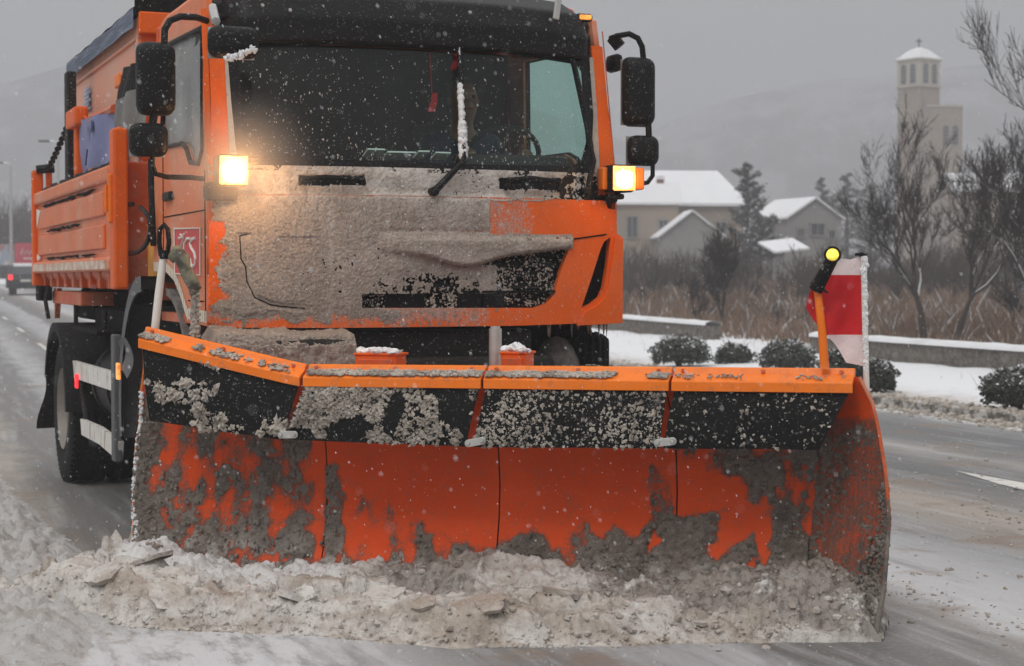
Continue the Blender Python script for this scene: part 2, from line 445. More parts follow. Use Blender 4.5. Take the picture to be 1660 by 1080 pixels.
def emit(name, c, s, pattern=False):
    m = bpy.data.materials.new(name); m.use_nodes = True; t = m.node_tree; b = t.nodes['Principled BSDF']
    b.inputs['Base Color'].default_value = (*c, 1); b.inputs['Emission Color'].default_value = (*c, 1); b.inputs['Emission Strength'].default_value = s
    b.inputs['Roughness'].default_value = .15
    if pattern == 'core':                                 # white-hot core, amber rim, ribbed glass
        tcn = t.nodes.new('ShaderNodeTexCoord'); vm = t.nodes.new('ShaderNodeVectorMath'); vm.operation = 'DISTANCE'; vm.inputs[1].default_value = (.5, .5, .40)
        wv_ = t.nodes.new('ShaderNodeTexNoise'); wv_.inputs['Scale'].default_value = 7; mpn = t.nodes.new('ShaderNodeMapping'); mpn.inputs['Scale'].default_value = (1.2, 0, .9)
        ad = t.nodes.new('ShaderNodeMath'); ad.operation = 'MULTIPLY_ADD'; ad.inputs[1].default_value = .9
        mp = t.nodes.new('ShaderNodeMapRange'); mp.interpolation_type = 'SMOOTHSTEP'; mp.inputs['From Min'].default_value = .55; mp.inputs['From Max'].default_value = 1.12; mp.inputs['To Min'].default_value = s; mp.inputs['To Max'].default_value = 1.5
        cm = t.nodes.new('ShaderNodeValToRGB'); cm.color_ramp.elements[0].position = .05; cm.color_ramp.elements[0].color = (1, .36, .05, 1); cm.color_ramp.elements[1].position = .35; cm.color_ramp.elements[1].color = (1, .60, .24, 1)
        dv = t.nodes.new('ShaderNodeMath'); dv.operation = 'DIVIDE'; dv.inputs[1].default_value = s
        t.links.new(tcn.outputs['Generated'], vm.inputs[0]); t.links.new(tcn.outputs['Generated'], mpn.inputs[0]); t.links.new(mpn.outputs[0], wv_.inputs['Vector'])
        t.links.new(wv_.outputs['Fac'], ad.inputs[0]); t.links.new(vm.outputs['Value'], ad.inputs[2]); t.links.new(ad.outputs[0], mp.inputs['Value'])
        t.links.new(mp.outputs[0], b.inputs['Emission Strength']); t.links.new(mp.outputs[0], dv.inputs[0]); t.links.new(dv.outputs[0], cm.inputs[0]); t.links.new(cm.outputs[0], b.inputs['Emission Color'])
    elif pattern:
        tcn = t.nodes.new('ShaderNodeTexCoord'); v = t.nodes.new('ShaderNodeTexNoise'); v.inputs['Scale'].default_value = 22
        mp = t.nodes.new('ShaderNodeMapRange'); mp.inputs['From Min'].default_value = .35; mp.inputs['From Max'].default_value = .62
        mp.inputs['To Min'].default_value = s * .25; mp.inputs['To Max'].default_value = s
        t.links.new(tcn.outputs['Object'], v.inputs['Vector']); t.links.new(v.outputs['Fac'], mp.inputs['Value']); t.links.new(mp.outputs[0], b.inputs['Emission Strength'])
    return m
M['lampglow'] = emit('headlamp_lens', (1, .62, .26), 30, 'core')
M['lampedge'] = emit('headlamp_reflector', (1, .50, .13), 2.5, True)
M['yellowlamp'] = emit('yellow_lamp_lens', (1, .72, .10), 1.5, True)
M['amberglow'] = emit('amber_lens_glow', (1, .32, .06), 1.4, True)
M['redglow'] = emit('red_lens_glow', (1, .03, .04), 1.5)


# ================================================================ SETTING
def place(o, fr, z=0): o.location = (fr.o.x, fr.o.y, z); o.rotation_euler = (0, 0, fr.a); return o
# ground sheet (field and everything beyond the road)
q = MT('snowy_field_ground', (.20,.165,.14), .9, coord='Object')
q.mix(q.ramp(q.noise(.35, 8, .7), .45, .6), (.55,.55,.57)); q.mix(q.ramp(q.noise(2.5, 6, .7), .5, .65, 0, .6), (.22,.17,.14))
M['field'] = q.done()
mb = MB()
ys = [-30, -10, 0, 10, 14, 18, 22, 26, 30, 36, 42, 50, 60, 75, 95, 120, 160, 220, 300, 420, 600, 900]
xs = [-500, -300, -200, -120, -80, -60, -45, -35, -28, -22, -18, -14, -10, -6, -2, 2, 6, 10, 14, 18, 24, 32, 45, 60, 90, 140, 200, 300, 500]
nx = len(xs) - 1; ny = len(ys) - 1
mb.grid(nx, ny, lambda a, b: (xs[round(a*nx)], ys[round(b*ny)], ground_z(xs[round(a*nx)], ys[round(b*ny)]) - .06))
g = raw('ground', mb, M['field'], kind='structure')

# road
q = MT('wet_snowy_asphalt', (.12,.12,.12), .5)
wx = q.axis('X')
def lin(*a):
    return tuple(a)
warp = q.noise(1, 5, .6, q.mapping((.9, .16, 1)))
warp2 = q.noise(1, 4, .7, q.mapping((4, 1.2, 1)))
wv = q.math('ADD', q.math('ADD', wx, q.math('MULTIPLY', q.math('SUBTRACT', warp, .5), .7)), q.math('MULTIPLY', q.math('SUBTRACT', warp2, .5), .5))
fac = q.math('DIVIDE', q.math('ADD', wv, 9.), 20.)
cr = q.n('ShaderNodeValToRGB')
stops = [(-9,(.5,.5,.5)),(-4,(.45,.45,.46)),(-1.5,(.62,.61,.60)),(.25,(.60,.58,.55)),(.55,(.40,.35,.30)),(.85,(.16,.15,.14)),(1.35,(.17,.165,.16)),(1.6,(.42,.42,.43)),
 (2.0,(.26,.26,.26)),(2.35,(.14,.14,.14)),(2.7,(.34,.34,.35)),(3.15,(.44,.44,.46)),(3.35,(.12,.12,.12)),(3.9,(.17,.155,.145)),(4.3,(.27,.245,.225)),(4.55,(.56,.56,.57)),(4.9,(.46,.46,.47)),
 (5.5,(.30,.30,.31)),(6.0,(.27,.24,.215)),(6.5,(.36,.30,.25)),(6.95,(.17,.16,.15)),(7.5,(.11,.11,.11)),(8.0,(.16,.155,.15)),(8.35,(.32,.30,.28)),(8.8,(.15,.15,.15)),(9.6,(.12,.12,.125)),(10.15,(.22,.22,.22)),(10.45,(.66,.66,.66)),(11,(.7,.7,.7))]
els = cr.color_ramp.elements
while len(els) > 1: els.remove(els[-1])
for i, (p_, c_) in enumerate(stops):
    e = els[0] if i == 0 else els.new((p_ + 9) / 20)
    e.position = (p_ + 9) / 20; e.color = (*c_, 1)
q.l(fac, cr.inputs[0]); q.col = cr.outputs[0]
streak = q.noise(1, 7, .65, q.mapping((9, .55, 1)))
q.mix(q.ramp(streak, .48, .72, 0, .45), (.52,.52,.53), .7)
q.mix(q.math('MULTIPLY', q.ramp(q.math('ADD', q.axis('Y'), q.math('MULTIPLY', warp2, 1.2)), 9.0, 8.0), q.math('MULTIPLY', q.ramp(wv, 1.9, 1.3), q.ramp(q.noise(1, 6, .7, q.mapping((7, 2, 1))), .36, .52, .3, .95))), (.60,.60,.62), .8)
q.mix(q.ramp(q.noise(1, 7, .7, q.mapping((5, .8, 1), (0,0,.15))), .5, .7, 0, .5), (.10,.098,.095), .35)
q.mix(q.ramp(q.noise(45, 6, .85), .52, .68, 0, .5), (.62,.62,.63), .8)
q.mix(q.ramp(q.noise(38, 5, .75), .56, .74, 0, .4), (.07,.065,.06))
brown = q.math('MULTIPLY', q.ramp(q.noise(1.1, 6, .7), .52, .66, 0, .65), q.ramp(wx, -1, .4))
q.mix(brown, (.22,.15,.10))
q.bump(streak, .25, .02); q.bump(q.noise(60, 6, .75), .6, .012); q.bump(q.noise(7, 5, .7), .35, .03)
M['road'] = q.done()
mb = MB()
vs_ = [-12, 0, 6, 12, 18, 28, 34, 40, 55, 75, 100, 140, 200, 300]
ws_ = [-9, -5, -1, 3, 7, 10.76]
mb.grid(len(ws_)-1, len(vs_)-1, lambda a, b: (ws_[round(a*5)], vs_[round(b*13)], rise(vs_[round(b*13)])))
road = place(raw('road', mb, M['road'], kind='structure'), RD)
# painted wedge and broken line, worn
q = MT('worn_road_paint', (.66,.64,.60), .6); q.mix(q.ramp(q.noise(4, 8, .8), .5, .66, 0, .7), (.30,.29,.28)); M['paint'] = q.done()
mb = MB()
mb.add([(7.70,12.0,.004),(7.50,11.1,.004),(7.28,9.0,.004),(7.62,9.0,.004),(7.72,11.0,.004)], [(0,1,2,3,4)])
for k_ in range(3):
    v0 = 36 + k_ * 9; mb.add([(2.28,v0,rise(v0)+.006),(2.38,v0,rise(v0)+.006),(2.38,v0+3,rise(v0+3)+.006),(2.28,v0+3,rise(v0+3)+.006)], [(0,1,2,3)])
place(raw('road_markings', mb, M['paint'], kind='structure'), RD)
# kerb (stone) with gaps of slush over it, and the snowy verge behind
mb = MB()
v = 4.0
q = MT('concrete_kerb', (.12,.11,.095), .85); q.mix(q.ramp(q.noise(5, 8, .75), .44, .60, 0, .9), (.60,.58,.56)); q.bump(q.noise(40), .4, .01); M['kerb'] = q.done()
while v < 80:
    z = rise(v)
    mb.rbox((10.84, v + .49, z + .025 + random.uniform(-.008, .008)), (.16, .97, .16), .012); v += .985
place(obj('kerb', mb, M['kerb'], kind='structure'), RD)
def verge_h(w_, v_): return rise(v_) + .10 + .035 * fbm(w_ * .8, v_ * .8) + .05 * sst(11.2, 13, w_)
mb = MB()
mb.grid(60, 300, lambda a, b: (10.90 + a * 6.6, 3 + b * 75, verge_h(10.9 + a * 6.6, 3 + b * 75)))
q = MT('snow_on_verge', (.80,.81,.83), .7)
vg = q.math('ADD', q.axis('X'), q.math('MULTIPLY', q.noise(1.3, 6, .7), 1.6))
q.mix(q.ramp(vg, 13.0, 11.6), (.50,.45,.41)); q.mix(q.math('MULTIPLY', q.ramp(q.noise(9, 8, .8), .5, .66), q.ramp(vg, 13.3, 12.0)), (.22,.18,.15))
q.bump(q.noise(12, 6, .7), .4, .03); M['verge'] = q.done()
place(raw('verge', mb, M['verge'], smooth=True, kind='structure'), RD)

# slush ridges lying on the road: lumps along the kerb and the bands between wheel tracks
def lump(mb, c, r, seed, sub=1, flat=.7, m=0, amp=1.):
    bm = bmesh.new(); bmesh.ops.create_icosphere(bm, subdivisions=sub, radius=1)
    o = Vector((seed * 3.1, seed * 1.7, seed * .9))
    a = random.uniform(0, 6.28); ca, sa = math.cos(a), math.sin(a)
    vs = []
    for v in bm.verts:
        k = max(.25, 1 + amp * (.75 * noise.noise(v.co * 1.3 + o) + .6 * noise.noise(v.co * 3.1 + o)))
        x, y, z = v.co.x * r * k, v.co.y * r * k * .8, v.co.z * r * k * flat
        vs.append((c[0] + x * ca - y * sa, c[1] + x * sa + y * ca, c[2] + z))
    mb.add(vs, [[v.index for v in f.verts] for f in bm.faces], m); bm.free()
rnd = random.Random(3)
mb = MB()
for i in range(10500):
    k = rnd.random()
    if k < .68: w_, v_ = rnd.gauss(10.82, .22), rnd.uniform(10, 34)
    elif k < .76: w_, v_ = rnd.gauss(4.5, .13), rnd.uniform(5, 14)
    elif k < .87: w_, v_ = rnd.gauss(6.3, .4), rnd.uniform(6, 18)
    else: w_, v_ = rnd.uniform(4, 9), rnd.uniform(5, 16)
    r = abs(rnd.gauss(0, .020)) + .008 if k < .68 else abs(rnd.gauss(0, .007)) + .003 if k < .985 else rnd.uniform(.012, .026)
    if .68 < k < .76: r *= .8
    if k > .76 and noise.noise(Vector((w_*2, v_*.7, 0))) < .05: r *= .45
    z = rise(v_)
    lump(mb, (w_, v_, z + r * .25 + (.09 if w_ > 10.76 else 0)), r, i * .37, 1 if r > .012 else 1)
place(raw('slush_lumps', mb, M['clump'], smooth=True, kind='stuff'), RD)

# low snow berm on the left that earlier passes threw up
BW0, BW1, BV0, BV1 = -2.6, 1.35, 4.5, 34
def berm(w_, v_):
    e = interp(v_, [(4.5, .2), (6.3, .35), (7.4, .75), (8.6, 1.08), (9.6, .92), (12, .72), (14, .60), (20, .5), (34, .4)]) + .12 * noise.noise(Vector((v_ * .7, 3, 0))) + .07 * noise.noise(Vector((v_ * 3, 9, 0)))
    k = sst(e, e - .30, w_)
    far_ = 1 - .6 * sst(14, 30, v_)
    near = sst(6.3, 8.2, v_ + .35 * w_)
    h = k * (.030 + .12 * max(0, fbm(w_*1.6, v_*.9, 1) + .12) * near + .075 * abs(fbm(w_*6, v_*6, 2)) * (.15 + near) + .040 * fbm(w_*18, v_*18, 4, 4) * (.15 + .85 * near))
    return h * far_ - .012 + rise(v_)
mb = MB()
mb.grid(210, 820, lambda a, b: (BW0 + a*(BW1-BW0), BV0 + (b**1.5)*(BV1-BV0), berm(BW0 + a*(BW1-BW0), BV0 + (b**1.5)*(BV1-BV0))))
q = MT('lumpy_roadside_snow', (.68,.665,.65), .75)
q.mix(q.ramp(q.noise(2.2, 8, .75), .5, .68, 0, .8), (.42,.365,.32)); q.mix(q.ramp(q.noise(16, 8, .8), .52, .68, 0, .8), (.30,.26,.225)); q.bump(q.noise(50, 6, .75), .8, .02); q.bump(q.noise(200, 3), .5, .005)
M['berm'] = q.done()
place(raw('snow_berm', mb, M['berm'], smooth=True, kind='stuff'), RD)

# hills behind, far enough to be nearly lost in the snowfall
q = MT('snowy_hillside', (.09,.09,.10), .9); q.mix(q.ramp(q.noise(.02, 9, .8), .48, .58, 0, .8), (.30,.30,.32)); M['hill'] = q.done()
def hills(name, pts, y0, depth):
    mb = MB(); n = 90
    def f(a, b):
        x = pts[0][0] + a * (pts[-1][0] - pts[0][0]); h = interp(x, pts)
        h += 2.0 * fbm(x * .02, b * 2, 5) * (1 - abs(2*b-1))
        prof = sst(0, .55, b) if b < .55 else sst(1, .55, b)
        return (x, y0 + (b - .55) * depth, -5 + (h + 5) * prof)
    mb.grid(n, 24, f)
    return raw(name, mb, M['hill'], smooth=True, kind='structure')
def ridge(rows, Y): return [(far(px, py, Y).x, far(px, py, Y).z) for px, py in rows]
hills('hill', ridge([(-900,150),(-300,170),(0,138),(60,122),(130,104),(300,70),(600,90),(900,190),(1100,260),(1300,300),(1500,330)], 640), 640, 260)
hills('hill', ridge([(700,330),(900,270),(1050,215),(1180,160),(1330,128),(1500,112),(1650,92),(1900,60),(2400,80)], 640), 650, 260)

# ---------------------------------------------------------------- low stone wall on the verge, two runs
q = MT('mossy_rubble_wall', (.145,.125,.105), .9)
q.mix(q.ramp(q.voro(7, feat='DISTANCE_TO_EDGE'), .10, .02, 0, .7), (.05,.045,.04)); q.mix(q.ramp(q.noise(6, 8, .8), .5, .68, 0, .5), (.30,.28,.25)); q.bump(q.voro(7), .8, .04)
M['wall'] = q.done()
def stone_wall(a, b, label):
    root = empty('low_stone_wall', label, 'wall', (a.x, a.y, 0), 0, 'low stone walls along the verge')
    b_ = b - a; n = int(b_.length / .25); wm, sm = MB(), MB()
    nrm = Vector((-b_.y, b_.x, 0)).normalized()
    def wp(t, d, z):
        p = b_ * t; g0 = ground_z(a.x + p.x, a.y + p.y) + .1
        return (p.x + nrm.x * d, p.y + nrm.y * d, g0 + z)
    sec = [(-.16, -.12), (-.15, .36), (.15, .36), (.16, -.12)]
    wm.grid(n, 3, lambda u, v: (lambda s: wp(u, s[0] + .015 * noise.noise(Vector((u*n*.8, v*5, 0))), s[1] + .012 * noise.noise(Vector((u*n*.6, 7, 0)))))(sec[round(v*3)]))
    wm.box(wp(0, 0, .12), (.3, .02, .46), Matrix.Rotation(math.atan2(b_.y, b_.x) + PI/2, 3, 'Z'))
    wm.box(wp(1, 0, .12), (.3, .02, .46), Matrix.Rotation(math.atan2(b_.y, b_.x) + PI/2, 3, 'Z'))
    prof = [(-.2,.36),(-.19,.40),(-.10,.43),(0,.44),(.10,.43),(.19,.40),(.2,.36)]
    sm.grid(n, 6, lambda u, v: (lambda s: wp(u, s[0] * (1 + .06 * noise.noise(Vector((u*n*.7, v*3, 2)))), s[1] + (.015 * noise.noise(Vector((u*n*.5, 1, 3))) if s[1] > .37 else -.01)))(prof[round(v*6)]))
    obj('rubble_masonry', wm, M['wall'], root); obj('snow_cap', sm, M['cleansnow'], root, smooth=True)
def gp(px, py): return on_ground(px, py)
A0 = gp(960, 541); A1 = gp(1157, 562)
stone_wall(Vector((A0.x, A0.y, 0)), Vector((A1.x, A1.y, 0)), 'low stone wall capped with snow, ending behind the round bushes beside the cab')
B0 = gp(1326, 585); B1 = gp(1800, 632)
stone_wall(Vector((B0.x, B0.y, 0)), Vector((B1.x, B1.y, 0)), 'long low stone wall capped with snow, running from the flag to the right edge')

# ---------------------------------------------------------------- leafy round bushes
q = MT('dark_evergreen_leaf', (.022,.030,.018), .6); M['leaf'] = q.done()
q = MT('dull_evergreen_leaf', (.045,.048,.032), .6); M['leaf2'] = q.done()
q = MT('bark', (.045,.035,.03), .9); q.bump(q.noise(30), .5, .02); M['bark'] = q.done()
M['twig'] = plain('grey_twig', (.028,.021,.018), .9, bump=0)
M['shrubtwig'] = plain('brown_shrub_twig', (.060,.042,.034), .9, bump=0)
M['leafsnow'] = plain('snow_on_leaves', (.66,.67,.69), .8, bump=0)
def bush(c, rx, rz, label, seed, n=5200, snowy=.5):
    rr = random.Random(seed)
    root = empty('round_bush', label, 'bush', c, 0, 'round evergreen bushes on the verge')
    fo, st = MB(), MB()
    for i in range(n):
        d = Vector((rr.gauss(0,1), rr.gauss(0,1), rr.gauss(0,1))).normalized()
        if d.z < -.8: d.z = -d.z
        k = 1 + .30 * noise.noise(d * 2.2 + Vector((seed, 0, 0))) + .16 * noise.noise(d * 6 + Vector((seed, 3, 0)))
        rad = k * (rr.random() ** .22)
        hs_ = 1 / math.sqrt(max(.25, 1 - d.z * d.z * .75)) if d.z < 0 else 1 + .12 * (1 - abs(d.z)); p = Vector((d.x * rx * rad * hs_, d.y * rx * rad * hs_, rz * .44 + d.z * rz * (.52 if d.z > 0 else .42) * rad))
        if p.z < .02: p.z = .02 + rr.random() * .1
        s = rr.uniform(.014, .032)
        a = Vector((rr.gauss(0,1), rr.gauss(0,1), rr.gauss(0,1))).normalized(); b = a.cross(d).normalized() if a.cross(d).length > .01 else a.orthogonal()
        snowm = 2 if (d.z > .15 and rad > .88 and rr.random() < 1.5 * snowy * d.z * (.4 + noise.noise(p * 9 + Vector((seed,)*3)) * 1.5)) else rr.choice((0, 0, 1))
        if snowm == 2: a = Vector((rr.uniform(-1,1), rr.uniform(-1,1), .3)).normalized(); b = a.cross(Vector((0,0,1))).normalized(); s *= .9; p = p + d * .012
        fo.add([p - a*s, p + b*s*.6, p + a*s, p - b*s*.6], [(0,1,2,3)], snowm)
    for k in range(26):
        t = rr.uniform(0, 6.28); e_ = rr.uniform(.85, 1.25)
        st.tube([(math.cos(t)*rx*.3, math.sin(t)*rx*.3, rz*.4), (math.cos(t)*rx*.75*e_, math.sin(t)*rx*.75*e_, rz*rr.uniform(.6, 1.12)*e_)], [.006,.003], 3, cap=False)
    for k in range(7):
        t = rr.uniform(0, 6.28)
        st.tube([(0,0,-.1), (math.cos(t)*rx*.3, math.sin(t)*rx*.3, rz*.4), (math.cos(t)*rx*.7, math.sin(t)*rx*.7, rz*.75)], [.03,.018,.006], 5)
    raw('foliage', fo, [M['leaf'], M['leaf2'], M['leafsnow']], root); raw('stems', st, M['bark'], root)
for i, (px, pyt, pyb, wpx, Y, lab, sn) in enumerate([
    (1104, 543, 604, 96, 28, 'wide round evergreen bush nearest the orange cab, before the end of the wall', .6),
    (1190, 556, 600, 58, 28.5, 'small round evergreen bush, second from the cab', .6),
    (1276, 550, 604, 92, 26.5, 'wide round evergreen bush between the small bush and the flag', .7),
    (1368, 560, 625, 78, 23, 'round evergreen bush half hidden behind the red and white flag', .5),
    (1418, 580, 632, 62, 21.7, 'loose sprawling bush just right of the white flag pole', .35),
    (1648, 594, 664, 108, 19.2, 'dense snow dusted round bush at the right edge of the road', .8)]):
    c = far(px, pyb, Y); s = 2850 / Y
    gz = ground_z(c.x, c.y) + .10
    bush((c.x, c.y, gz), wpx / s / 2, (far(px, pyt, Y).z - gz), lab, i * 7 + 2, 6500 if i in (5, 4) else 4200, sn)

# ---------------------------------------------------------------- bare trees
def grow(rr, mbT, mbB, p, d, length, r, lvl, maxl, spread, up, snowm=None, kids=(3,5), minr=.004, t0=.35):
    n = 5 if lvl == 0 else 4 if lvl < 3 else 3
    pts = [p.copy()]; rs = [r]; q = p.copy(); dd = d.copy()
    for i in range(n):
        dd = (dd + Vector((rr.gauss(0,.13), rr.gauss(0,.13), rr.gauss(0,.10) + up * .06))).normalized()
        q = q + dd * (length / n); pts.append(q.copy()); rs.append(max(minr, r * (1 - .62 * (i + 1) / n)))
    tgt = mbT if lvl == 0 else mbB
    tgt.tube(pts, rs, 7 if lvl == 0 else 4 if lvl < 3 else 3, 0, cap=False)
    if snowm and 0 < lvl < 4 and abs(d.z) < .75:
        tgt.tube([a + Vector((0,0,b*.75)) for a, b in zip(pts, rs)], [b * .75 for b in rs], 3, 1, cap=False)
    if lvl >= maxl: return
    for k in range(rr.randint(*kids) + (2 if lvl == 0 else 0)):
        t = rr.uniform(t0 if lvl == 0 else .2, 1.0); i = min(n - 1, int(t * n)); f = t * n - i
        b = pts[i].lerp(pts[i+1], f)
        ax = Vector((rr.gauss(0,1), rr.gauss(0,1), rr.gauss(0,1))).normalized()
        nd = (Matrix.Rotation(rr.uniform(.35, .95) * spread, 3, ax) @ dd); nd.z += up * .25; nd.normalize()
        grow(rr, mbT, mbB, b, nd, length * rr.uniform(.52, .78), max(minr, rs[i] * .62), lvl + 1, maxl, spread, up, snowm, kids, minr)
def bare_tree(c, H, r, label, seed, lean=(0,0), maxl=5, spread=1., up=1., kids=(3,5), group='bare trees beyond the wall', name='bare_tree', cat='tree', trunk=.42, minr=.004, mt='twig', wide=1.0, t0=.35):
    rr = random.Random(seed)
    root = empty(name, label, cat, c, 0, group)
    a, b = MB(), MB(); b.add([(0,0,0)], [])
    grow(rr, a, b, Vector((0,0,-.1)), Vector((lean[0], lean[1], 1)).normalized(), H * trunk, r, 0, maxl, spread, up, True, kids, minr, t0)
    zs = max(v[2] for v in b.v); k = H / zs
    top_ = [v for v in b.v if v[2] > .3 * zs]; cx_ = sum(v[0] for v in top_) / len(top_); cy_ = sum(v[1] for v in top_) / len(top_); cz_ = sum(v[2] for v in top_) / len(top_)
    for m__ in (a, b): m__.v = [(x + (lean[0] * 1.2 - cx_ / cz_) * max(0, z), y - cy_ / cz_ * max(0, z), z) for x, y, z in m__.v]
    kw = k**.5 * wide
    a.v = [(x * kw, y * kw, z * k) for x, y, z in a.v]; b.v = [(x * kw, y * kw, z * k) for x, y, z in b.v]
    raw('trunk', a, [M['bark'], M['leafsnow']], root); raw('branches', b, [M[mt], M['leafsnow']], root)
    return root
def foot(px, Y): p = far(px, 500, Y); return (p.x, p.y, ground_z(p.x, p.y) - .05)
bare_tree(foot(1507, 31.5), 4.9, .085, 'bare tree beyond the wall, left trunk of the pair in front of the church tower', 11, (-.14, 0), 6, .85, 1.1, (3,4), wide=1.0, t0=.7, trunk=.40, minr=.003)
bare_tree(foot(1529, 31.8), 4.1, .08, 'bare tree beyond the wall, right trunk of the pair, leaning right', 23, (.22, .1), 6, .85, 1.0, (3,4), wide=1.0, t0=.7, trunk=.40, minr=.003)
bare_tree(foot(1752, 26), 6.8, .11, 'large bare tree reaching in from the right edge', 8, (.0, 0), 6, 1.1, .9, (3,4), trunk=.34, wide=.66)
bare_tree(foot(1688, 27.5), 4.4, .07, 'bare tree at the right edge, standing just in front of the largest one', 61, (-.05, 0), 6, 1.0, .9, (3,4), wide=.85)
bare_tree(foot(1170, 42), 2.9, .05, 'slim bare tree in front of the large house', 31, (-.03, 0), 6, .9, 1.3, (3,4))
bare_tree(foot(1138, 41), 1.7, .04, 'short bushy bare tree left of the slim one before the large house', 37, (-.1, 0), 5, .9, 1., (3,4))
bare_tree(foot(1245, 40), 1.2, .03, 'small crooked bare sapling between the two snowy roofed houses', 41, (.3, 0), 4, 1., 1., (2,3))
bare_tree(foot(1655, 36), 2.6, .05, 'small bare tree beyond the wall below the large right tree', 43, (-.1, 0), 5, 1.1, .8, (3,4))

# thickets of bare scrub (masses nobody could count)
def thicket(name, spots, seed, mt, hh, maxl=3):
    rr = random.Random(seed); a = MB()
    for (x, y, h) in spots:
        gz = ground_z(x, y) - .05
        for k in range(3):
            d = Vector((rr.gauss(0,.35), rr.gauss(0,.35), 1)).normalized()
            grow(rr, a, a, Vector((x + rr.gauss(0,.25), y + rr.gauss(0,.25), gz)), d, h * .55, .02 * hh, 0, maxl, .8, 1.2, None, (2,4), .006 * hh)
    return raw(name, a, M[mt], kind='stuff')
rr = random.Random(77); sp_ = []
for i in range(185):
    px = rr.uniform(1000, 1680); Y = rr.uniform(56, 98); p = far(px, 450, Y)
    sp_.append((p.x, p.y, rr.uniform(1.0, 2.5) * (1 + .4 * noise.noise(Vector((p.x*.15, p.y*.15, 0))))))
thicket('bare_scrub', sp_, 5, 'shrubtwig', 1.3)
sp_ = []
for i in range(70):
    px = rr.uniform(-60, 130); Y = rr.uniform(125, 160); p = far(px, 450, Y); sp_.append((p.x, p.y, rr.uniform(3.5, 6.0)))
thicket('bare_wood', sp_, 6, 'shrubtwig', 2.5)

# dry grass and weeds behind the wall
q = MT('dry_grass', (.25,.165,.115), .9); q.mix(q.ramp(q.noise(.35, 4), .45, .7), (.11,.07,.052)); q.mix(q.ramp(q.noise(.9, 5, .7), .52, .66, 0, .6), (.34,.25,.19)); M['drygrass'] = q.done()
mb = MB(); rr = random.Random(9)
for i in range(42000):
    Y = 31 + 62 * rr.random() ** 1.4; px = rr.uniform(960, 1720); p = far(px, 500, Y)
    x, y = p.x, p.y
    wv_ = x * RD.u.x + y * RD.u.y
    if wv_ < 16.6 + (0 if Y < 60 else -4): continue
    h = rr.uniform(.25, .8) * (1 + .7 * noise.noise(Vector((x*.25, y*.25, 0)))) * (1 + (Y-31) * .009)
    a = rr.uniform(0, PI); wd = rr.uniform(.008, .018) * (1 + (Y - 31) * .05); lx, ly = rr.gauss(0, .22) * h, rr.gauss(0, .22) * h
    dx, dy = math.cos(a) * wd, math.sin(a) * wd; gz = ground_z(x, y) - .08
    snowy = 1 if rr.random() < .06 else 0
    mb.add([(x-dx, y-dy, gz), (x+dx, y+dy, gz), (x+lx+dx*.6, y+ly+dy*.6, gz+h*.7), (x+lx*1.7, y+ly*1.7, gz+h), (x+lx-dx*.6, y+ly-dy*.6, gz+h*.7)], [(0,1,2,3,4)], snowy)
for i in range(700):
    w_, v_ = rr.uniform(11.6, 16.6), rr.uniform(12, 40); p = RD.wor((w_, v_, 0)); x, y = p.x, p.y
    if noise.noise(Vector((w_ * .9, v_ * .6, 4))) < .05: continue
    h = rr.uniform(.06, .26); lx, ly = rr.gauss(0, .3) * h, rr.gauss(0, .3) * h; gz = ground_z(x, y) + .08; wd = .004
    mb.add([(x-wd, y, gz), (x+wd, y, gz), (x+lx+wd*.5, y+ly, gz+h*.7), (x+lx*1.6, y+ly*1.6, gz+h), (x+lx-wd*.5, y+ly, gz+h*.7)], [(0,1,2,3,4)], 0)
raw('dry_grass', mb, [M['drygrass'], M['leafsnow']], kind='stuff')

# evergreens
def conifer(c, H, rad, label, seed, n=5200, cone=True, lean=0, mats=None, name='conifer_tree'):
    rr = random.Random(seed); root = empty(name, label, 'tree', c, 0, 'evergreens round the houses')
    tr, fo = MB(), MB(); tr.tube([(0,0,-.2), (lean*.4, 0, H*.5), (lean, 0, H*.97)], [rad*.09, rad*.06, .02], 7)
    limbs = []
    for k in range(46):
        z = H * (.10 + .88 * (k / 46)); t = rr.uniform(0, 6.28)
        prof = (1 - z / H) ** .75 if cone else math.sin(min(1, z / H * 1.02) * PI) ** .5 * (.65 + .35 * noise.noise(Vector((k * .7, seed, 0))))
        ln = rad * (prof * rr.uniform(.6, 1.15) + .06)
        o = Vector((lean * z / H, 0, z)); e = o + Vector((math.cos(t) * ln, math.sin(t) * ln, ln * (.05 if cone else .45)))
        tr.tube([o, o.lerp(e, .5), e], [.035, .025, .01], 4, cap=False); limbs.append((o, e, ln))
    for i in range(n):
        o, e, ln = rr.choice(limbs); f = rr.random() ** .6; p = o.lerp(e, f) + Vector((rr.gauss(0,.16), rr.gauss(0,.16), rr.gauss(0,.12))) * (.35 + ln * .35)
        s = rr.uniform(.05, .13); a = Vector((rr.gauss(0,1), rr.gauss(0,1), rr.gauss(0,.7))).normalized(); b = a.orthogonal().normalized()
        fo.add([p - a*s, p + b*s*.45, p + a*s, p - b*s*.45], [(0,1,2,3)], 2 if rr.random() < .05 else rr.choice((0, 1)))
    raw('trunk', tr, M['bark'], root); raw('foliage', fo, [M['leaf'], M['leaf2'], M['leafsnow']], root)
def tallfoot(px, pyt, Y): f = foot(px, Y); return f, far(px, pyt, Y).z - f[2]
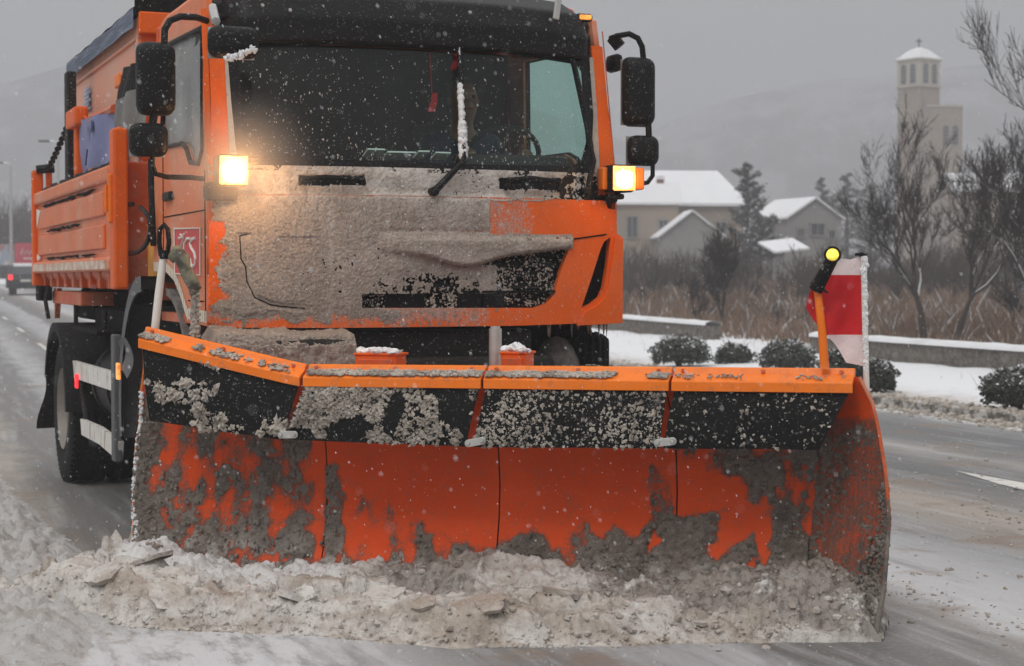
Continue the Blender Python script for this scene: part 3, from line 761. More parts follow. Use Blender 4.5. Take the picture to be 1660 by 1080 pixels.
for (px, pyt, Y, rad, lab, sd_, cone, n) in [
    (1212, 262, 98, 1.5, 'tall dark evergreen right of the large house', 3, False, 7000),
    (1232, 345, 93, 1.6, 'low spreading evergreen between the two houses', 4, False, 5500),
    (1331, 284, 130, 1.5, 'slender pointed conifer above the small gabled house', 6, True, 3600),
    (1372, 276, 135, 2.6, 'broad conifer right of the slender one behind the small house', 8, True, 6000),
    (1410, 300, 128, 2.2, 'rounded evergreen left of the church tower', 12, False, 5000),
    (1350, 318, 126, 2.0, 'low evergreen behind the ridge of the small house', 14, False, 4000)]:
    f_, H_ = tallfoot(px, pyt, Y); conifer(f_, H_, rad, lab, sd_, n, cone)

# ---------------------------------------------------------------- houses and church
q = MT('rendered_wall_beige', (.33,.265,.21), .9); q.mix(q.ramp(q.noise(.8, 7, .7), .45, .7, 0, .5), (.27,.235,.21)); M['render'] = q.done()
q = MT('rendered_wall_grey', (.30,.29,.28), .9); q.mix(q.ramp(q.noise(.8, 7, .7), .45, .7, 0, .5), (.22,.215,.21)); M['render2'] = q.done()
q = MT('pale_stone_blocks', (.36,.31,.275), .9)
br = q.n('ShaderNodeTexBrick'); br.inputs['Scale'].default_value = 1.2; br.inputs['Color1'].default_value = (.40,.33,.26,1); br.inputs['Color2'].default_value = (.32,.26,.205,1); br.inputs['Mortar'].default_value = (.22,.2,.19,1)
cx = q.n('ShaderNodeCombineXYZ'); sx = q.n('ShaderNodeSeparateXYZ'); q.l(q.c, sx.inputs[0]); q.l(q.math('ADD', sx.outputs[0], sx.outputs[1]), cx.inputs[0]); q.l(sx.outputs[2], cx.inputs[1]); q.l(cx.outputs[0], br.inputs['Vector']); q.col = br.outputs[0]
M['stone'] = q.done()
M['paleband'] = plain('pale_stone_band', (.45,.41,.35), .9, bump=0)
M['roofsnow'] = plain('snow_on_roof', (.82,.83,.86), .8, sc_=1)
M['darkwin'] = plain('dark_window_pane', (.05,.055,.06), .25, bump=0)
M['winframe'] = plain('window_frame', (.25,.24,.23), .7, bump=0)
M['brick'] = plain('red_brick_chimney', (.17,.08,.06), .9)
def window(root, x, z, w_, h, y=0, rot=0, arch=False):
    fr, pn = MB(), MB(); Rm = Matrix.Rotation(rot, 3, 'Z')
    def bx(mb_, c, d): mb_.box(Rm @ Vector(c) if rot else Vector(c), d, Rm if rot else None)
    if arch:
        pts = [(-w_/2, -h/2), (w_/2, -h/2)] + [(w_/2 * math.cos(t), h/2 - w_/2 + w_/2 * math.sin(t)) for t in [k * PI / 10 for k in range(11)]]
        big = [(a * 1.22, b * 1.06) for a, b in pts]
        f = lambda a, b, hh: Rm @ Vector((x + a, y + hh, z + b))
        fr.prism(big, f, -.06, .05); pn.prism(pts, f, -.09, -.055)
        for k in range(1, 5): fr.box(Rm @ Vector((x, y - .095, z - h/2 + h * k / 5)), (w_, .02, .06), Rm)
    else:
        for dx in (-w_/2, w_/2): bx(fr, (x + dx, y - .03, z), (.08, .1, h + .08))
        for dz in (-h/2, h/2): bx(fr, (x, y - .045, z + dz), (w_ + .16, .13, .08))
        bx(fr, (x, y - .03, z), (.05, .07, h)); bx(pn, (x, y - .01, z), (w_, .05, h))
    o = obj('window', fr, M['winframe'], root); obj('pane', pn, M['darkwin'], o)
def gable_block(root, x0, x1, y0, y1, zb, ze, zr, wallm, axis='x', over=.25, th=.16, hipr=0, name='roof'):
    """walls up to the eave plus a snow covered pitched roof; ridge along x or y"""
    wm, rm = MB(), MB()
    if axis == 'x':
        ym = (y0 + y1) / 2
        vs = [(x0,y0,zb),(x1,y0,zb),(x1,y1,zb),(x0,y1,zb),(x0,y0,ze),(x1,y0,ze),(x1,y1,ze),(x0,y1,ze),(x0,ym,zr),(x1-hipr,ym,zr)]
        wm.add(vs, [(0,1,5,4),(1,2,6,9,5),(2,3,7,6),(3,0,4,8,7)])
        sl = (zr - ze) / (ym - y0)
        a = [(x0-over, y0-over, ze-over*sl), (x1+over, y0-over, ze-over*sl), (x1+over-hipr, ym, zr), (x0-over, ym, zr)]
        b = [(x0-over, y1+over, ze-over*sl), (x1+over, y1+over, ze-over*sl), (x1+over-hipr, ym, zr), (x0-over, ym, zr)]
    else:
        xm = (x0 + x1) / 2
        vs = [(x0,y0,zb),(x1,y0,zb),(x1,y1,zb),(x0,y1,zb),(x0,y0,ze),(x1,y0,ze),(x1,y1,ze),(x0,y1,ze),(xm,y0,zr),(xm,y1,zr)]
        wm.add(vs, [(0,1,5,8,4),(1,2,6,5),(2,3,7,9,6),(3,0,4,7)])
        sl = (zr - ze) / (xm - x0)
        a = [(x0-over, y0-over, ze-over*sl), (x0-over, y1+over, ze-over*sl), (xm, y1+over, zr), (xm, y0-over, zr)]
        b = [(x1+over, y0-over, ze-over*sl), (x1+over, y1+over, ze-over*sl), (xm, y1+over, zr), (xm, y0-over, zr)]
    faces = [a, b] + ([[a[1], b[1], a[2]]] if hipr else [])
    for q_ in faces:
        n_ = len(q_); rm.add([(p[0], p[1], p[2] + .02) for p in q_] + [(p[0], p[1], p[2] + th) for p in q_], [tuple(range(n_)), tuple(range(n_, 2*n_))] + [(i, (i+1) % n_, n_ + (i+1) % n_, n_ + i) for i in range(n_)])
    obj('wall', wm, wallm, root); return obj(name, rm, M['roofsnow'], root)
# large house
Y = 110; s = Y / 2850
def fz(py, Y_): return CAMZ + (452 - py) * Y_ / 2850
c = far(1100, 452, Y)
h1 = empty('house', 'large beige two storey house with snowy roof and brick chimney, behind the cab mirror', 'house', (c.x, c.y, 0), R(4), 'houses across the field')
X = lambda px: (px - 1100) * s
rf = gable_block(h1, X(985), X(1206), 0, 8, 0, fz(331, Y), fz(285, Y) + .35, M['render'], 'x', .3, .2, 1.2)
ch = MB(); ch.box((X(1077), 1.8, fz(306, Y) + .1), (.42, .42, 1.5)); ch.box((X(1077), 1.8, fz(296, Y) + .35), (.56, .56, .14), m=1); obj('chimney', ch, [M['brick'], M['roofsnow']], rf)
sk = MB(); sk.box((X(1108), 2.05, fz(300, Y)), (.62, .8, .05), Matrix.Rotation(R(30), 3, 'X')); obj('skylight', sk, M['winframe'], rf)
# projecting bay at the left and the small gabled porch before it
gable_block(h1, X(985), X(1090), -2.2, 0.0, 0, fz(327, Y) - .1, fz(327, Y) + .9, M['render'], 'x', .25, .16)
gable_block(h1, X(1050), X(1147), -5.2, -2.4, 0, fz(386, Y), fz(349, Y), M['render2'], 'y', .2, .14)
for px, py, ww, hh, yy in ((1066, 368, .42, .55, -2.2), (1118, 354, .24, .3, 0), (1169, 376, .48, .95, 0), (1016, 370, .5, 1.0, -2.2), (1190, 420, .5, .8, 0)):
    window(h1, X(px), fz(py, Y), ww * 1.3, hh * 1.3, yy)
# smaller gabled house
Y = 100; s = Y / 2850; c = far(1312, 452, Y)
h2 = empty('house', 'small grey house with its gable toward the road and a snowy roof, between evergreens', 'house', (c.x, c.y, 0), R(22), 'houses across the field')
X = lambda px: (px - 1312) * s
gable_block(h2, -1.45, 2.1, 0, 4.2, 0, fz(354, Y), fz(323, Y), M['render2'], 'y', .18, .14)
window(h2, -.6, fz(378, Y), .4, .5, 0); window(h2, .5, fz(372, Y), .9, .7, 0); window(h2, 1.45, fz(380, Y), .4, .5, 0)
c = far(1270, 452, 90)
sh = empty('shed', 'low shed under a white snowy lean-to roof below the small grey house', 'shed', (c.x, c.y, 0), R(20))
mb = MB(); mb.box((0, 0, 1.35), (1.7, 1.4, 2.2)); obj('wall', mb, M['render2'], sh)
mb = MB(); mb.add([(-1.0,-.9,fz(412,90)),(1.0,-.9,fz(405,90)),(1.0,.9,fz(388,90)),(-1.0,.9,fz(395,90)),(-1.0,-.9,fz(412,90)+.1),(1.0,-.9,fz(405,90)+.1),(1.0,.9,fz(388,90)+.1),(-1.0,.9,fz(395,90)+.1)], [(0,1,2,3),(4,5,6,7),(0,1,5,4),(1,2,6,5),(2,3,7,6),(3,0,4,7)]); obj('roof', mb, M['roofsnow'], sh)
# church
Y = 175; s = Y / 2850; c = far(1487, 452, Y)
chu = empty('church', 'pale stone church with a square bell tower, pyramid roof and cross', 'church', (c.x, c.y, 0), R(0))
X = lambda px: (px - 1487) * s; Z = lambda py: fz(py, Y)
Rt = R(34); hw = (1520 - 1455) * s / 2 / (math.cos(Rt) + math.sin(Rt))
Rm = Matrix.Rotation(Rt, 3, 'Z')
mb = MB(); mb.box((0, 0, Z(143) / 2 ), (hw*2, hw*2, Z(143)), Rm); tow = obj('tower', mb, M['stone'], chu)
mb = MB(); mb.box((0, 0, Z(122)), (hw*2 + .03, hw*2 + .03, Z(101) - Z(143)), Rm); bel = obj('belfry', mb, M['paleband'], chu)
mb = MB(); mb.box((0, 0, Z(143)), (hw*2+.35, hw*2+.35, .16), Rm); obj('cornice', mb, M['paleband'], tow); mb = MB(); mb.box((0, 0, Z(100)), (hw*2+.35, hw*2+.35, .2), Rm); obj('cornice', mb, M['paleband'], bel)
k = hw + .2
for sx_ in (0, 1):
    rot = Rt + (0 if sx_ == 0 else PI / 2 + PI)
    for dx in (-.42, .42):
        rot_ = Rt if sx_ == 0 else Rt - PI / 2
        window(bel, dx * hw * 1.0, Z(123), hw * .42, (Z(108) - Z(138)), -(hw + .015), rot_, True)
mb = MB()
mb.add([Rm @ Vector((a * k, b * k, Z(99))) for a, b in ((-1,-1),(1,-1),(1,1),(-1,1))] + [Rm @ Vector((a * k * .45, b * k * .45, Z(84))) for a, b in ((-1,-1),(1,-1),(1,1),(-1,1))] + [(0, 0, Z(78))],
       [(0,1,5,4),(1,2,6,5),(2,3,7,6),(3,0,4,7),(4,5,8),(5,6,8),(6,7,8),(7,4,8),(3,2,1,0)])
obj('roof', mb, M['roofsnow'], chu)
mb = MB(); mb.tube([(0,0,Z(80)), (0,0,Z(64))], .07, 6); mb.box((0, 0, Z(69)), (.6, .1, .12)); obj('cross', mb, M['dark'], chu)
mb = MB(); mb.box(((X(1493) + X(1553)) / 2, 1.2, Z(175) / 2), (X(1553) - X(1493), 5, Z(175))); mb.box(((X(1493) + X(1553)) / 2, 1.2, Z(175)), (X(1553) - X(1493) + .2, 5.2, .2), m=1); nv = obj('nave', mb, [M['stone'], M['paleband']], chu)
for px in (1526, 1541): window(nv, X(px), Z(222), .55, Z(207) - Z(238), -1.31, 0, True)
mb = MB(); mb.box((X(1455) + .15, -hw - .3, Z(206)), (.5, .4, .6)); obj('loudspeaker', mb, M['dark'], chu)
h3 = empty('chapel_hall', 'long pale hall with a broad white snowy roof right of the church', 'building', (far(1620, 452, 160).x, 160, 0), R(-6))
gable_block(h3, -4.3, 5.5, 0, 8, 0, fz(310, 160), fz(281, 160), M['render'], 'x', .3, .25)
window(h3, 1, fz(340, 160), .8, 1.2, 0); window(h3, 3.4, fz(340, 160), .8, 1.2, 0)

# ---------------------------------------------------------------- far left: lamps, billboard, car
def lamp_post(px, pyt, Y, label):
    f_ = foot(px, Y); H_ = far(px, pyt, Y).z - f_[2]
    root = empty('street_lamp', label, 'street lamp', f_, 0, 'street lamps along the far road')
    mb = MB(); mb.tube([(0,0,0), (0,0,H_*.5), (0,0,H_-.15)], [.11,.085,.06], 8); obj('pole', mb, M['steel'], root)
    mb = MB(); mb.tube([(0,0,H_-.15), (-.12,0,H_-.03), (-.45,0,H_)], .04, 6); obj('arm', mb, M['steel'], root)
    mb = MB(); mb.rbox((-.62, 0, H_), (.5, .2, .10), .03); obj('lamp_head', mb, M['greyplastic'], root)
lamp_post(19, 264, 92, 'leftmost tall grey street lamp by the billboards')
lamp_post(96, 229, 80, 'tall grey street lamp seen just left of the tipper chain')
def billboard(px0, px1, py0, py1, Y, face, label, deco):
    a, b = far(px0, py1, Y), far(px1, py0, Y)
    root = empty('billboard', label, 'billboard', ((a.x + b.x) / 2, Y, ground_z(a.x, Y)), 0, 'billboards beyond the road')
    gz = ground_z(a.x, Y); w_, h_ = b.x - a.x, b.z - a.z; zc = (a.z + b.z) / 2 - gz
    mb = MB(); mb.box((0, 0, zc), (w_, .15, h_)); obj('panel', mb, face, root)
    mb = MB(); [mb.tube([(x_, .1, 0), (x_, .1, zc)], .07, 6) for x_ in (-w_*.35, w_*.35)]; obj('posts', mb, M['steel'], root)
    mb = MB()
    for pts in deco: mb.tube([(u * w_ / 2, -.09, zc + v * h_ / 2) for u, v in pts], h_ * .035, 4)
    if deco: obj('lettering', mb, M['white'], root)
M['redboard'] = plain('red_billboard', (.50,.035,.07), .5, bump=0)
q = MT('picture_billboard', (.32,.38,.46), .5); q.mix(q.ramp(q.noise(.9, 3), .5, .58), (.35,.12,.10)); q.mix(q.ramp(q.noise(1.7, 3), .56, .62), (.6,.55,.5)); M['picboard'] = q.done()
billboard(25, 75, 394, 428, 105, M['redboard'], 'red billboard with white script behind the distant car', [[(-.6,-.1),(-.5,.5),(-.35,-.1),(-.2,.3),(-.1,-.1),(.1,.25),(.2,-.1),(.35,.25),(.5,-.05),(.75,.2)], [(-.45,-.5),(.1,-.5)]])
billboard(-22, 23, 396, 430, 105, M['picboard'], 'pale blue picture billboard at the left edge', [])
# guard rail / low snow bank beyond the road
mb = MB(); mb.grid(60, 4, lambda a, b: (-60 + a * 40, 122 + b * 2, 1.0 + .5 * math.sin(b * PI) + .12 * noise.noise(Vector((a * 30, b, 0)))))
raw('snow_bank', mb, M['cleansnow'], smooth=True, kind='structure')
# car
def distant_car():
    Y = 86; c = far(42, 478, Y); gz = ground_z(c.x, Y)
    root = empty('parked_car', 'small black hatchback with a snowy roof and red tail lamp far down the road', 'car', (c.x, Y, gz), R(12))
    W = 1.9
    prof = [(0,.35),(0,.78),(.06,.95),(.42,1.42),(.8,1.5),(1.8,1.48),(2.55,1.02),(3.6,.9),(3.85,.7),(3.85,.35)]
    mb = MB(); mb.prism([(b_, z_) for b_, z_ in prof], lambda a, b, h: (h * (1 - .14 * sst(.9, 1.5, b)), a, b), -W/2, W/2)
    body = obj('body', mb, plain('black_car_paint', (.015,.016,.02), .3, bump=0, speck=.2), root, bevel=.05)
    mb = MB(); mb.add([(-.62,.085,1.02),(.62,.085,1.02),(.55,.38,1.40),(-.55,.38,1.40)], [(0,1,2,3)]); mb.v = [(x, y - .03, z) for x, y, z in mb.v]; obj('rear_window', mb, M['darkwin'], body)
    mb = MB(); mb.rbox((0, 1.25, 1.52), (1.30, 1.25, .1), .04); mb.rbox((0, .50, 1.44), (1.2, .3, .08), .03); obj('roof_snow', mb, M['roofsnow'], root)
    for sx_ in (-1, 1):
        mb = MB(); mb.rbox((sx_ * .72, -.01, .88), (.2, .06, .26), .02); obj('tail_lamp', mb, M['redglow'] if sx_ < 0 else plain('tail_lamp_off', (.25,.02,.02), .3, bump=0), root)
    mb = MB(); mb.rbox((0, -.05, .45), (1.66, .14, .24), .03); obj('bumper', mb, M['black'], root)
    mb = MB(); mb.rbox((0, -.03, .72), (.5, .02, .11), .004); obj('number_plate', mb, M['white'], root)
    for sx_ in (-1, 1):
        for yy in (.7, 3.1):
            mb = MB(); mb.lathe([(-.1,.1),(-.1,.27),(-.08,.31),(.08,.31),(.1,.27),(.1,.1)], (sx_ * .74, yy, .31), 'x', 20); obj('wheel', mb, M['rubber'], root)
distant_car()

# ================================================================ TRUCK (x across, y to the rear, z up)
truck = empty('snow_plough_truck', 'orange road service truck with dirty snow caked on its front, headlamps lit', 'truck', (T.o.x, T.o.y, 0), T.a)
def ty(px, py, y=0): return T.ky(px, py, y)
def tx(px, py, x): return T.kx(px, py, x)
def xz(pts, y=0): return [(lambda p: (p.x, p.z))(ty(px, py, y)) for px, py in pts]
def yz(pts, x): return [(lambda p: (p.y, p.z))(tx(px, py, x)) for px, py in pts]
def part(name, mb, m, parent=None, **k): return obj(name, mb, m, parent or truck, **k)
def FY(x, z):                                  # bowed cab front
    a = abs(x); y = .09 * min(1., a) ** 2.5 - .05
    if a > .98: y += .9 * (a - .98) ** 1.6
    if z > 2.06: y += (z - 2.06) * .20
    return y
fr = lambda x, z, d=0.: (x, FY(x, z) + d, z)

# --- lower front panel with the grille mouth and the corner slot
mouthR = xz([(925, 388), (905, 440), (893, 478), (880, 492), (862, 499)])
mouth = [(-x, z) for x, z in reversed(mouthR)] + [(.30, mouthR[-1][1])] + mouthR[::-1]
mouth = [(-.79, mouthR[0][1]), (-.70, 1.53), (-.665, 1.43), (-.62, 1.385), (-.56, 1.368)] + mouthR[::-1]
slotR = xz([(993, 384), (981, 392), (974, 406), (958, 452), (940, 500), (958, 493), (974, 482), (981, 468), (988, 430)])
slotL = [(-x, z) for x, z in slotR][::-1]
zt, zb = 1.935, 1.272
outer = [(-1.07, zt), (-1.07, 1.90), (-1.125, 1.78), (-1.13, 1.30), (-1.09, zb), (-.5, zb - .005), (.5, zb - .003), (1.085, zb + .008), (1.13, 1.30)] + xz([(1016, 384), (1003, 378), (1003, 340), (988, 338)]) + [(1.02, zt), (.5, zt + .004), (-.5, zt + .004)]
mb = MB(); sheet(mb, outer, [mouth, slotR], .022, lambda x, z: fr(x, z, -.03), (0, .045, 0))
fp = part('front_panel', mb, M['orange_front'], smooth='auto', bevel=.004)
mb = MB()                                      # crease lines and swage of the panel
for pts in ([(978, 500), (970, 528)], [(925, 388), (985, 380)]):
    a_ = xz(pts); mb.tube([fr(x, z, -.034) for x, z in a_], .004, 5)
obj('panel_seam', mb, M['chassis'], fp)
# corner cheek standing a little proud
chk = xz([(1001, 384), (1016, 386), (1015, 524), (932, 528), (945, 505), (968, 494), (981, 482), (988, 462), (993, 430)])
for sg in (1,):
    mb = MB(); sheet(mb, [(x * sg, z) for x, z in chk][::sg], [], .05, lambda x, z: fr(x, z, -.045), (0, .02, 0)); part('corner_cheek', mb, M['orange'], smooth='auto', bevel=.004)
# recess behind mouth and slots
mb = MB(); mb.grid(60, 16, lambda a, b: fr(-.9 + a * 1.82, 1.34 + b * .42, .055))
part('grille_backing', mb, M['chassis'])
mb = MB()
mb.grid(8, 8, lambda a, b: fr(.82 + a * .28, 1.33 + b * .44, .06))
part('slot_backing', mb, M['chassis'])
# honeycomb mesh
mb = MB(); hx = .016
for r_ in range(0, 26):
    z = 1.352 + r_ * hx * .87
    for c_ in range(0, 112):
        x = -.88 + c_ * hx + (hx / 2 if r_ % 2 else 0)
        if z > 1.42 and (c_ % 2 or r_ % 2): continue
        y = FY(x, z) + .018
        mb.tube([(x - hx*.5, y, z), (x, y, z + hx*.3), (x + hx*.5, y, z)], .0022, 3, cap=False)
        mb.tube([(x, y, z + hx*.3), (x, y, z + hx*.87)], .0022, 3, cap=False)
raw('grille_mesh', mb, M['black'], truck)
mb = MB()
for px0, px1 in ((620, 683), (735, 775), (778, 812)):
    a_ = ty(px0, 491, 0); b_ = ty(px1, 491, 0); mb.box(((a_.x + b_.x)/2, FY(a_.x, 1.4) + .004, 1.401), (b_.x - a_.x, .02, .075))
mb.box(((-.6 + .7) / 2, FY(0, 1.45) + .012, 1.447), (1.3, .03, .012))
part('grille_window', mb, M['chassis'])
# horizontal grille slat wall above the mesh
mb = MB()
for k in range(4): mb.grid(40, 1, lambda a, b: fr(-.74 + a * 1.48, 1.465 + k * .055 + b * .035, .0 + b * .028))
part('grille_slats', mb, M['black'])
# beak shaped bar across the top of the mouth
beakR = xz([(925, 389), (924, 403), (870, 409), (822, 415), (795, 421), (770, 430), (745, 434)])
beak = beakR + [(2 * beakR[-1][0] - x, z) for x, z in beakR[::-1][1:]]
BL = xz([(606, 400)])[0][0]; beak = [(max(BL, x), z) for x, z in beak]
mb = MB(); sheet(mb, beak, [], .05, lambda x, z: fr(x, z, -.012 - .022 * sst(BL, BL + .32, x)), (0, .02, 0))
part('grille_bar', mb, M['visor'], smooth='auto', bevel=.004)

# --- black wiper panel under the windscreen with the two grab handles
mb = MB(); mb.grid(70, 6, lambda a, b: fr(-1.045 + a * 2.09, 1.94 + b * .135, -.006 + .012 * b))
part('wiper_panel', mb, M['black'], smooth=True)
for pts in ([(486, 297), (486, 290), (520, 289), (580, 292), (584, 299)], [(812, 308), (815, 293), (850, 290), (895, 295), (903, 310)]):
    q_ = [ty(*p, 0) for p in pts]; mb = MB(); mb.tube([(p.x, FY(p.x, p.z) - (.02 if i in (0, len(q_)-1) else .055), p.z) for i, p in enumerate(q_)], .013, 8); part('grab_handle', mb, M['black'], smooth='auto')

# --- windscreen
wsp = xz([(372, 58), (379, 262), (384, 276), (470, 272), (660, 279), (945, 322), (968, 262), (982, 190), (977, 82), (880, 70), (640, 52)])
wsp = [(-1.012, 2.735), (-1.0, 2.12), (-.99, 2.06), (-.5, 2.055), (.3, 2.06), (.93, 2.05), (.985, 2.12), (1.0, 2.735), (.5, 2.76), (-.5, 2.76)]
gl = [(-.955, 2.675), (-.945, 2.19), (-.92, 2.145), (-.5, 2.115), (.3, 2.110), (.82, 2.115), (.885, 2.15), (.925, 2.25), (.93, 2.64), (.90, 2.675), (.4, 2.715), (-.4, 2.72)]
mb = MB(); sheet(mb, wsp, [], .09, lambda x, z: fr(x, z, -.002), None); ws = part('windscreen', mb, M['windscreen'], smooth='auto')
mb = MB(); sheet(mb, wsp, [gl], .07, lambda x, z: fr(x, z, -.008), (0, .004, 0)); obj('windscreen_border', mb, M['visor'], ws, smooth='auto')
# grime frozen along the right edge of the glass
mb = MB(); sheet(mb, [(.935, 2.10), (.995, 2.07), (1.012, 2.4), (1.015, 2.72), (.99, 2.72), (.985, 2.4), (.955, 2.2)], [], .03, lambda x, z: fr(x, z, -.012), (0, .004, 0)); obj('frozen_grime', mb, M['facesnow'], ws)
mb = MB(); sheet(mb, [(-1.02, 2.10), (-.985, 2.10), (-1.0, 2.4), (-1.008, 2.7), (-1.022, 2.7)], [], .03, lambda x, z: fr(x, z, -.012), (0, .004, 0)); obj('frozen_grime', mb, M['facesnow'], ws)

# --- cab shell: sides, pillars, roof, back wall
arch = yz([(306, 522), (301, 508), (293, 480), (283, 455), (270, 441), (250, 440)], -1.12)
winL = [(.20, 2.17), (.34, 2.80), (1.30, 2.83), (1.36, 2.25), (.74, 2.235), (.62, 2.20), (.52, 2.12), (.30, 2.10)]
def side_poly():
    return [(.06, 1.30), (.085, 1.275)] + [(a, b) for a, b in arch[:-1]] + [(1.62, arch[-1][1]), (1.62, 2.93), (1.50, 2.985), (.42, 2.985), (.28, 2.94), (.20, 2.55), (.09, 2.06)]
sp = side_poly()
for sg, nm in ((-1, 'near'), (1, 'far')):
    mb = MB(); sheet(mb, sp, [winL], .14, lambda y, z: (sg * (1.12 - .035 * sst(2.2, 3.0, z)), y, z), (-sg * .03, 0, 0))
    d = part('door_side', mb, M['orange_side'], smooth='auto', bevel=.005)
    mb = MB(); sheet(mb, winL, [], .2, lambda y, z: (sg * (1.105 - .035 * sst(2.2, 3.0, z)), y, z), None); obj('window_pane', mb, M['mistskyglass'] if sg < 0 else M['sideglass'], d)
    mb = MB(); pl_ = winL + [winL[0]]; mb.tube([(sg * (1.122 - .035 * sst(2.2, 3.0, z)), y, z) for y, z in pl_], .014, 6); obj('window_seal', mb, M['black'], d)
    mb = MB()
    for ln in ([(1.30, 1.53), (1.30, 2.2)], [(.16, 1.30), (.16, 2.06)], [(.18, 1.86), (1.28, 1.86)], [(.20, 1.40), (.60, 1.40)]): mb.tube([(sg * 1.1215, y, z) for y, z in ln], .0035, 4)
    obj('panel_seam', mb, M['chassis'], d)
    mb = MB(); mb.rbox((sg * 1.13, 1.12, 1.97), (.03, .20, .05), .01); obj('door_handle', mb, M['black'], d)
    if sg < 0: door = d
    # pillar between windscreen and door, turned round the corner
    pil = [(.985, 1.93), (1.0, 2.4), (1.012, 2.79), (1.09, 2.79), (1.095, 2.4), (1.112, 1.93)]
    mb = MB(); sheet(mb, [(sg * a, b) for a, b in pil][::sg], [], .04, lambda x, z: (x, FY(x, z) - .004, z), (0, .03, 0)); part('windscreen_pillar', mb, M['orange'], smooth='auto', bevel=.003)
    mb = MB(); mb.grid(1, 12, lambda a, b: (sg * (1.095 + .022 * a + .012 * (1 - b)), FY(1.10, 1.28 + b * 1.6) - .004 + a * .03, 1.28 + b * 1.6)); part('corner_trim', mb, M['orange'])
mb = MB(); mb.rbox((0, 1.60, 2.18), (2.2, .05, 1.58), .02); mb.box((0, .95, 1.30), (2.16, 1.3, .05)); part('back_wall', mb, M['orange_body'])
mb = MB(); mb.rbox((0, 1.55, 2.2), (2.12, .03, 1.4), .01); part('rear_lining', mb, M['interior'])
mb = MB(); mb.rbox((0, 1.0, 2.97), (2.04, 1.25, .12), .05); part('cab_roof', mb, M['orange'], smooth='auto')
# wrap of the roof above the near door
mb = MB(); mb.grid(14, 6, lambda a, b: (-1.085 + .10 * (1 - math.cos(b * PI/2)), .30 + a * 1.30, 2.90 + .16 * math.sin(b * PI/2))); part('roof_edge', mb, M['orange_side'], smooth=True)
# reflective strips by the wheel arch
for sg in (-1,):
    a2 = [Vector((y, z)) for y, z in arch]; mb = MB()
    n_ = len(a2); vs = []
    for i, p in enumerate(a2):
        dn = (a2[min(i+1, n_-1)] - a2[max(i-1, 0)]).normalized(); nr = Vector((-dn.y, dn.x)); nr = nr if nr.x < 0 or nr.y > 0 else -nr
        nr = Vector((-abs(nr.x), abs(nr.y)))
        vs += [(-1.1235, p.x, p.y), (-1.1235, p.x + nr.x * .055, p.y + nr.y * .055)]
    mb.add(vs, [(2*i, 2*i+1, 2*i+3, 2*i+2) for i in range(n_-1)])
    mb.add([(-1.1235, .10, 1.292), (-1.1235, .60, 1.303), (-1.1235, .60, 1.362), (-1.1235, .10, 1.352)], [(0,1,2,3)])
    obj('reflective_strip', mb, M['reflective'], door)
# emblem: red square, white border, white ZCS
mb = MB(); sq = [tx(*p, -1.12) for p in ((284, 371), (326, 370), (326, 446), (285, 444))]
mb.add([(-1.1225, p.y, p.z) for p in sq], [(0,1,2,3)], 0)
q_ = [(p.y, p.z) for p in sq]; q_.append(q_[0]); mb.tube([(-1.125, a, b) for a, b in q_], .0045, 4, m=1, cap=False)
for st in ([(292,386),(300,385),(294,402),(300,407)], [(294,380),(297,383),(300,379)], [(310,387),(305,387),(301,394),(300,406),(301,420),(304,428),(308,431),(311,424)], [(318,386),(313,388),(310,394),(312,402),(317,410),(319,420),(318,429),(314,433),(311,427),(310,420)]):
    pp = [tx(*p, -1.12) for p in st]; mb.tube([(-1.125, p.y, p.z) for p in pp], .0085 if len(st) > 3 else .005, 6, m=1)
M['emblem'] = plain('emblem_red', (.55,.035,.03), .45, bump=0, var=.1)
obj('emblem', mb, [M['emblem'], M['white']], door)
mb = MB()
for i, px in enumerate((267, 271, 276, 281)):
    a_, b_ = tx(px, 315, -1.12), tx(px + (2 if i % 2 else 3), 322, -1.12)
    mb.tube([(-1.124, a_.y, a_.z), (-1.124, b_.y, b_.z)], .006, 4); mb.tube([(-1.124, a_.y + .02, a_.z), (-1.124, b_.y, b_.z)], .004, 4)
obj('type_badge', mb, M['greyplastic'], door)

# --- sun visor and roof front
mb = MB()
def visor(a, b):
    x = -1.045 + a * 2.09; ax = abs(x); prof = interp(b, [(0, 0), (.15, -.06), (.5, -.085), (.8, -.05), (1, .16)])
    z = interp(b, [(0, 2.715), (.15, 2.72), (.5, 2.84), (.8, 2.96), (1, 3.06)])
    k = sst(.90, 1.045, ax); z = z - (z - 2.80) * .22 * k if b > .5 else z + .05 * k
    return (x, FY(x * .97, z) + prof + .16 * k * k, z - .03 * (ax / 1.045) ** 4)
mb.grid(80, 24, visor); vz = part('sun_visor', mb, M['visor'], smooth=True)
mb = MB()
for sg in (-1, 1): mb.grid(8, 16, lambda a, b: (lambda p: (p[0] + sg * .035 * math.sin(a * PI / 2), p[1] + .30 * (1 - math.cos(a * PI / 2)) + .0, p[2]))(visor(0 if sg < 0 else 1, b)))
obj('visor_end', mb, M['visor'], vz, smooth=True)
for px, py in ((432, 5), (475, 14), (765, 19), (900, 30)):
    mb = MB(); p = ty(px, py, 0); mb.lathe([(-.012, 0), (-.012, .007), (0, .010)], (p.x, FY(p.x, p.z) - .09, p.z), 'y', 12); obj('visor_bolt', mb, M['steel'], vz)
p = ty(967, 22, 0); mb = MB(); mb.rbox((p.x, FY(p.x, p.z) - .035, p.z), (.10, .05, .045), .018); obj('marker_surround', mb, M['black'], vz)
mb = MB(); mb.rbox((p.x, FY(p.x, p.z) - .062, p.z), (.07, .015, .026), .006); obj('marker_lamp', mb, M['amberglow'], vz)
p = ty(-967 + 1660 - 330, 22, 0)
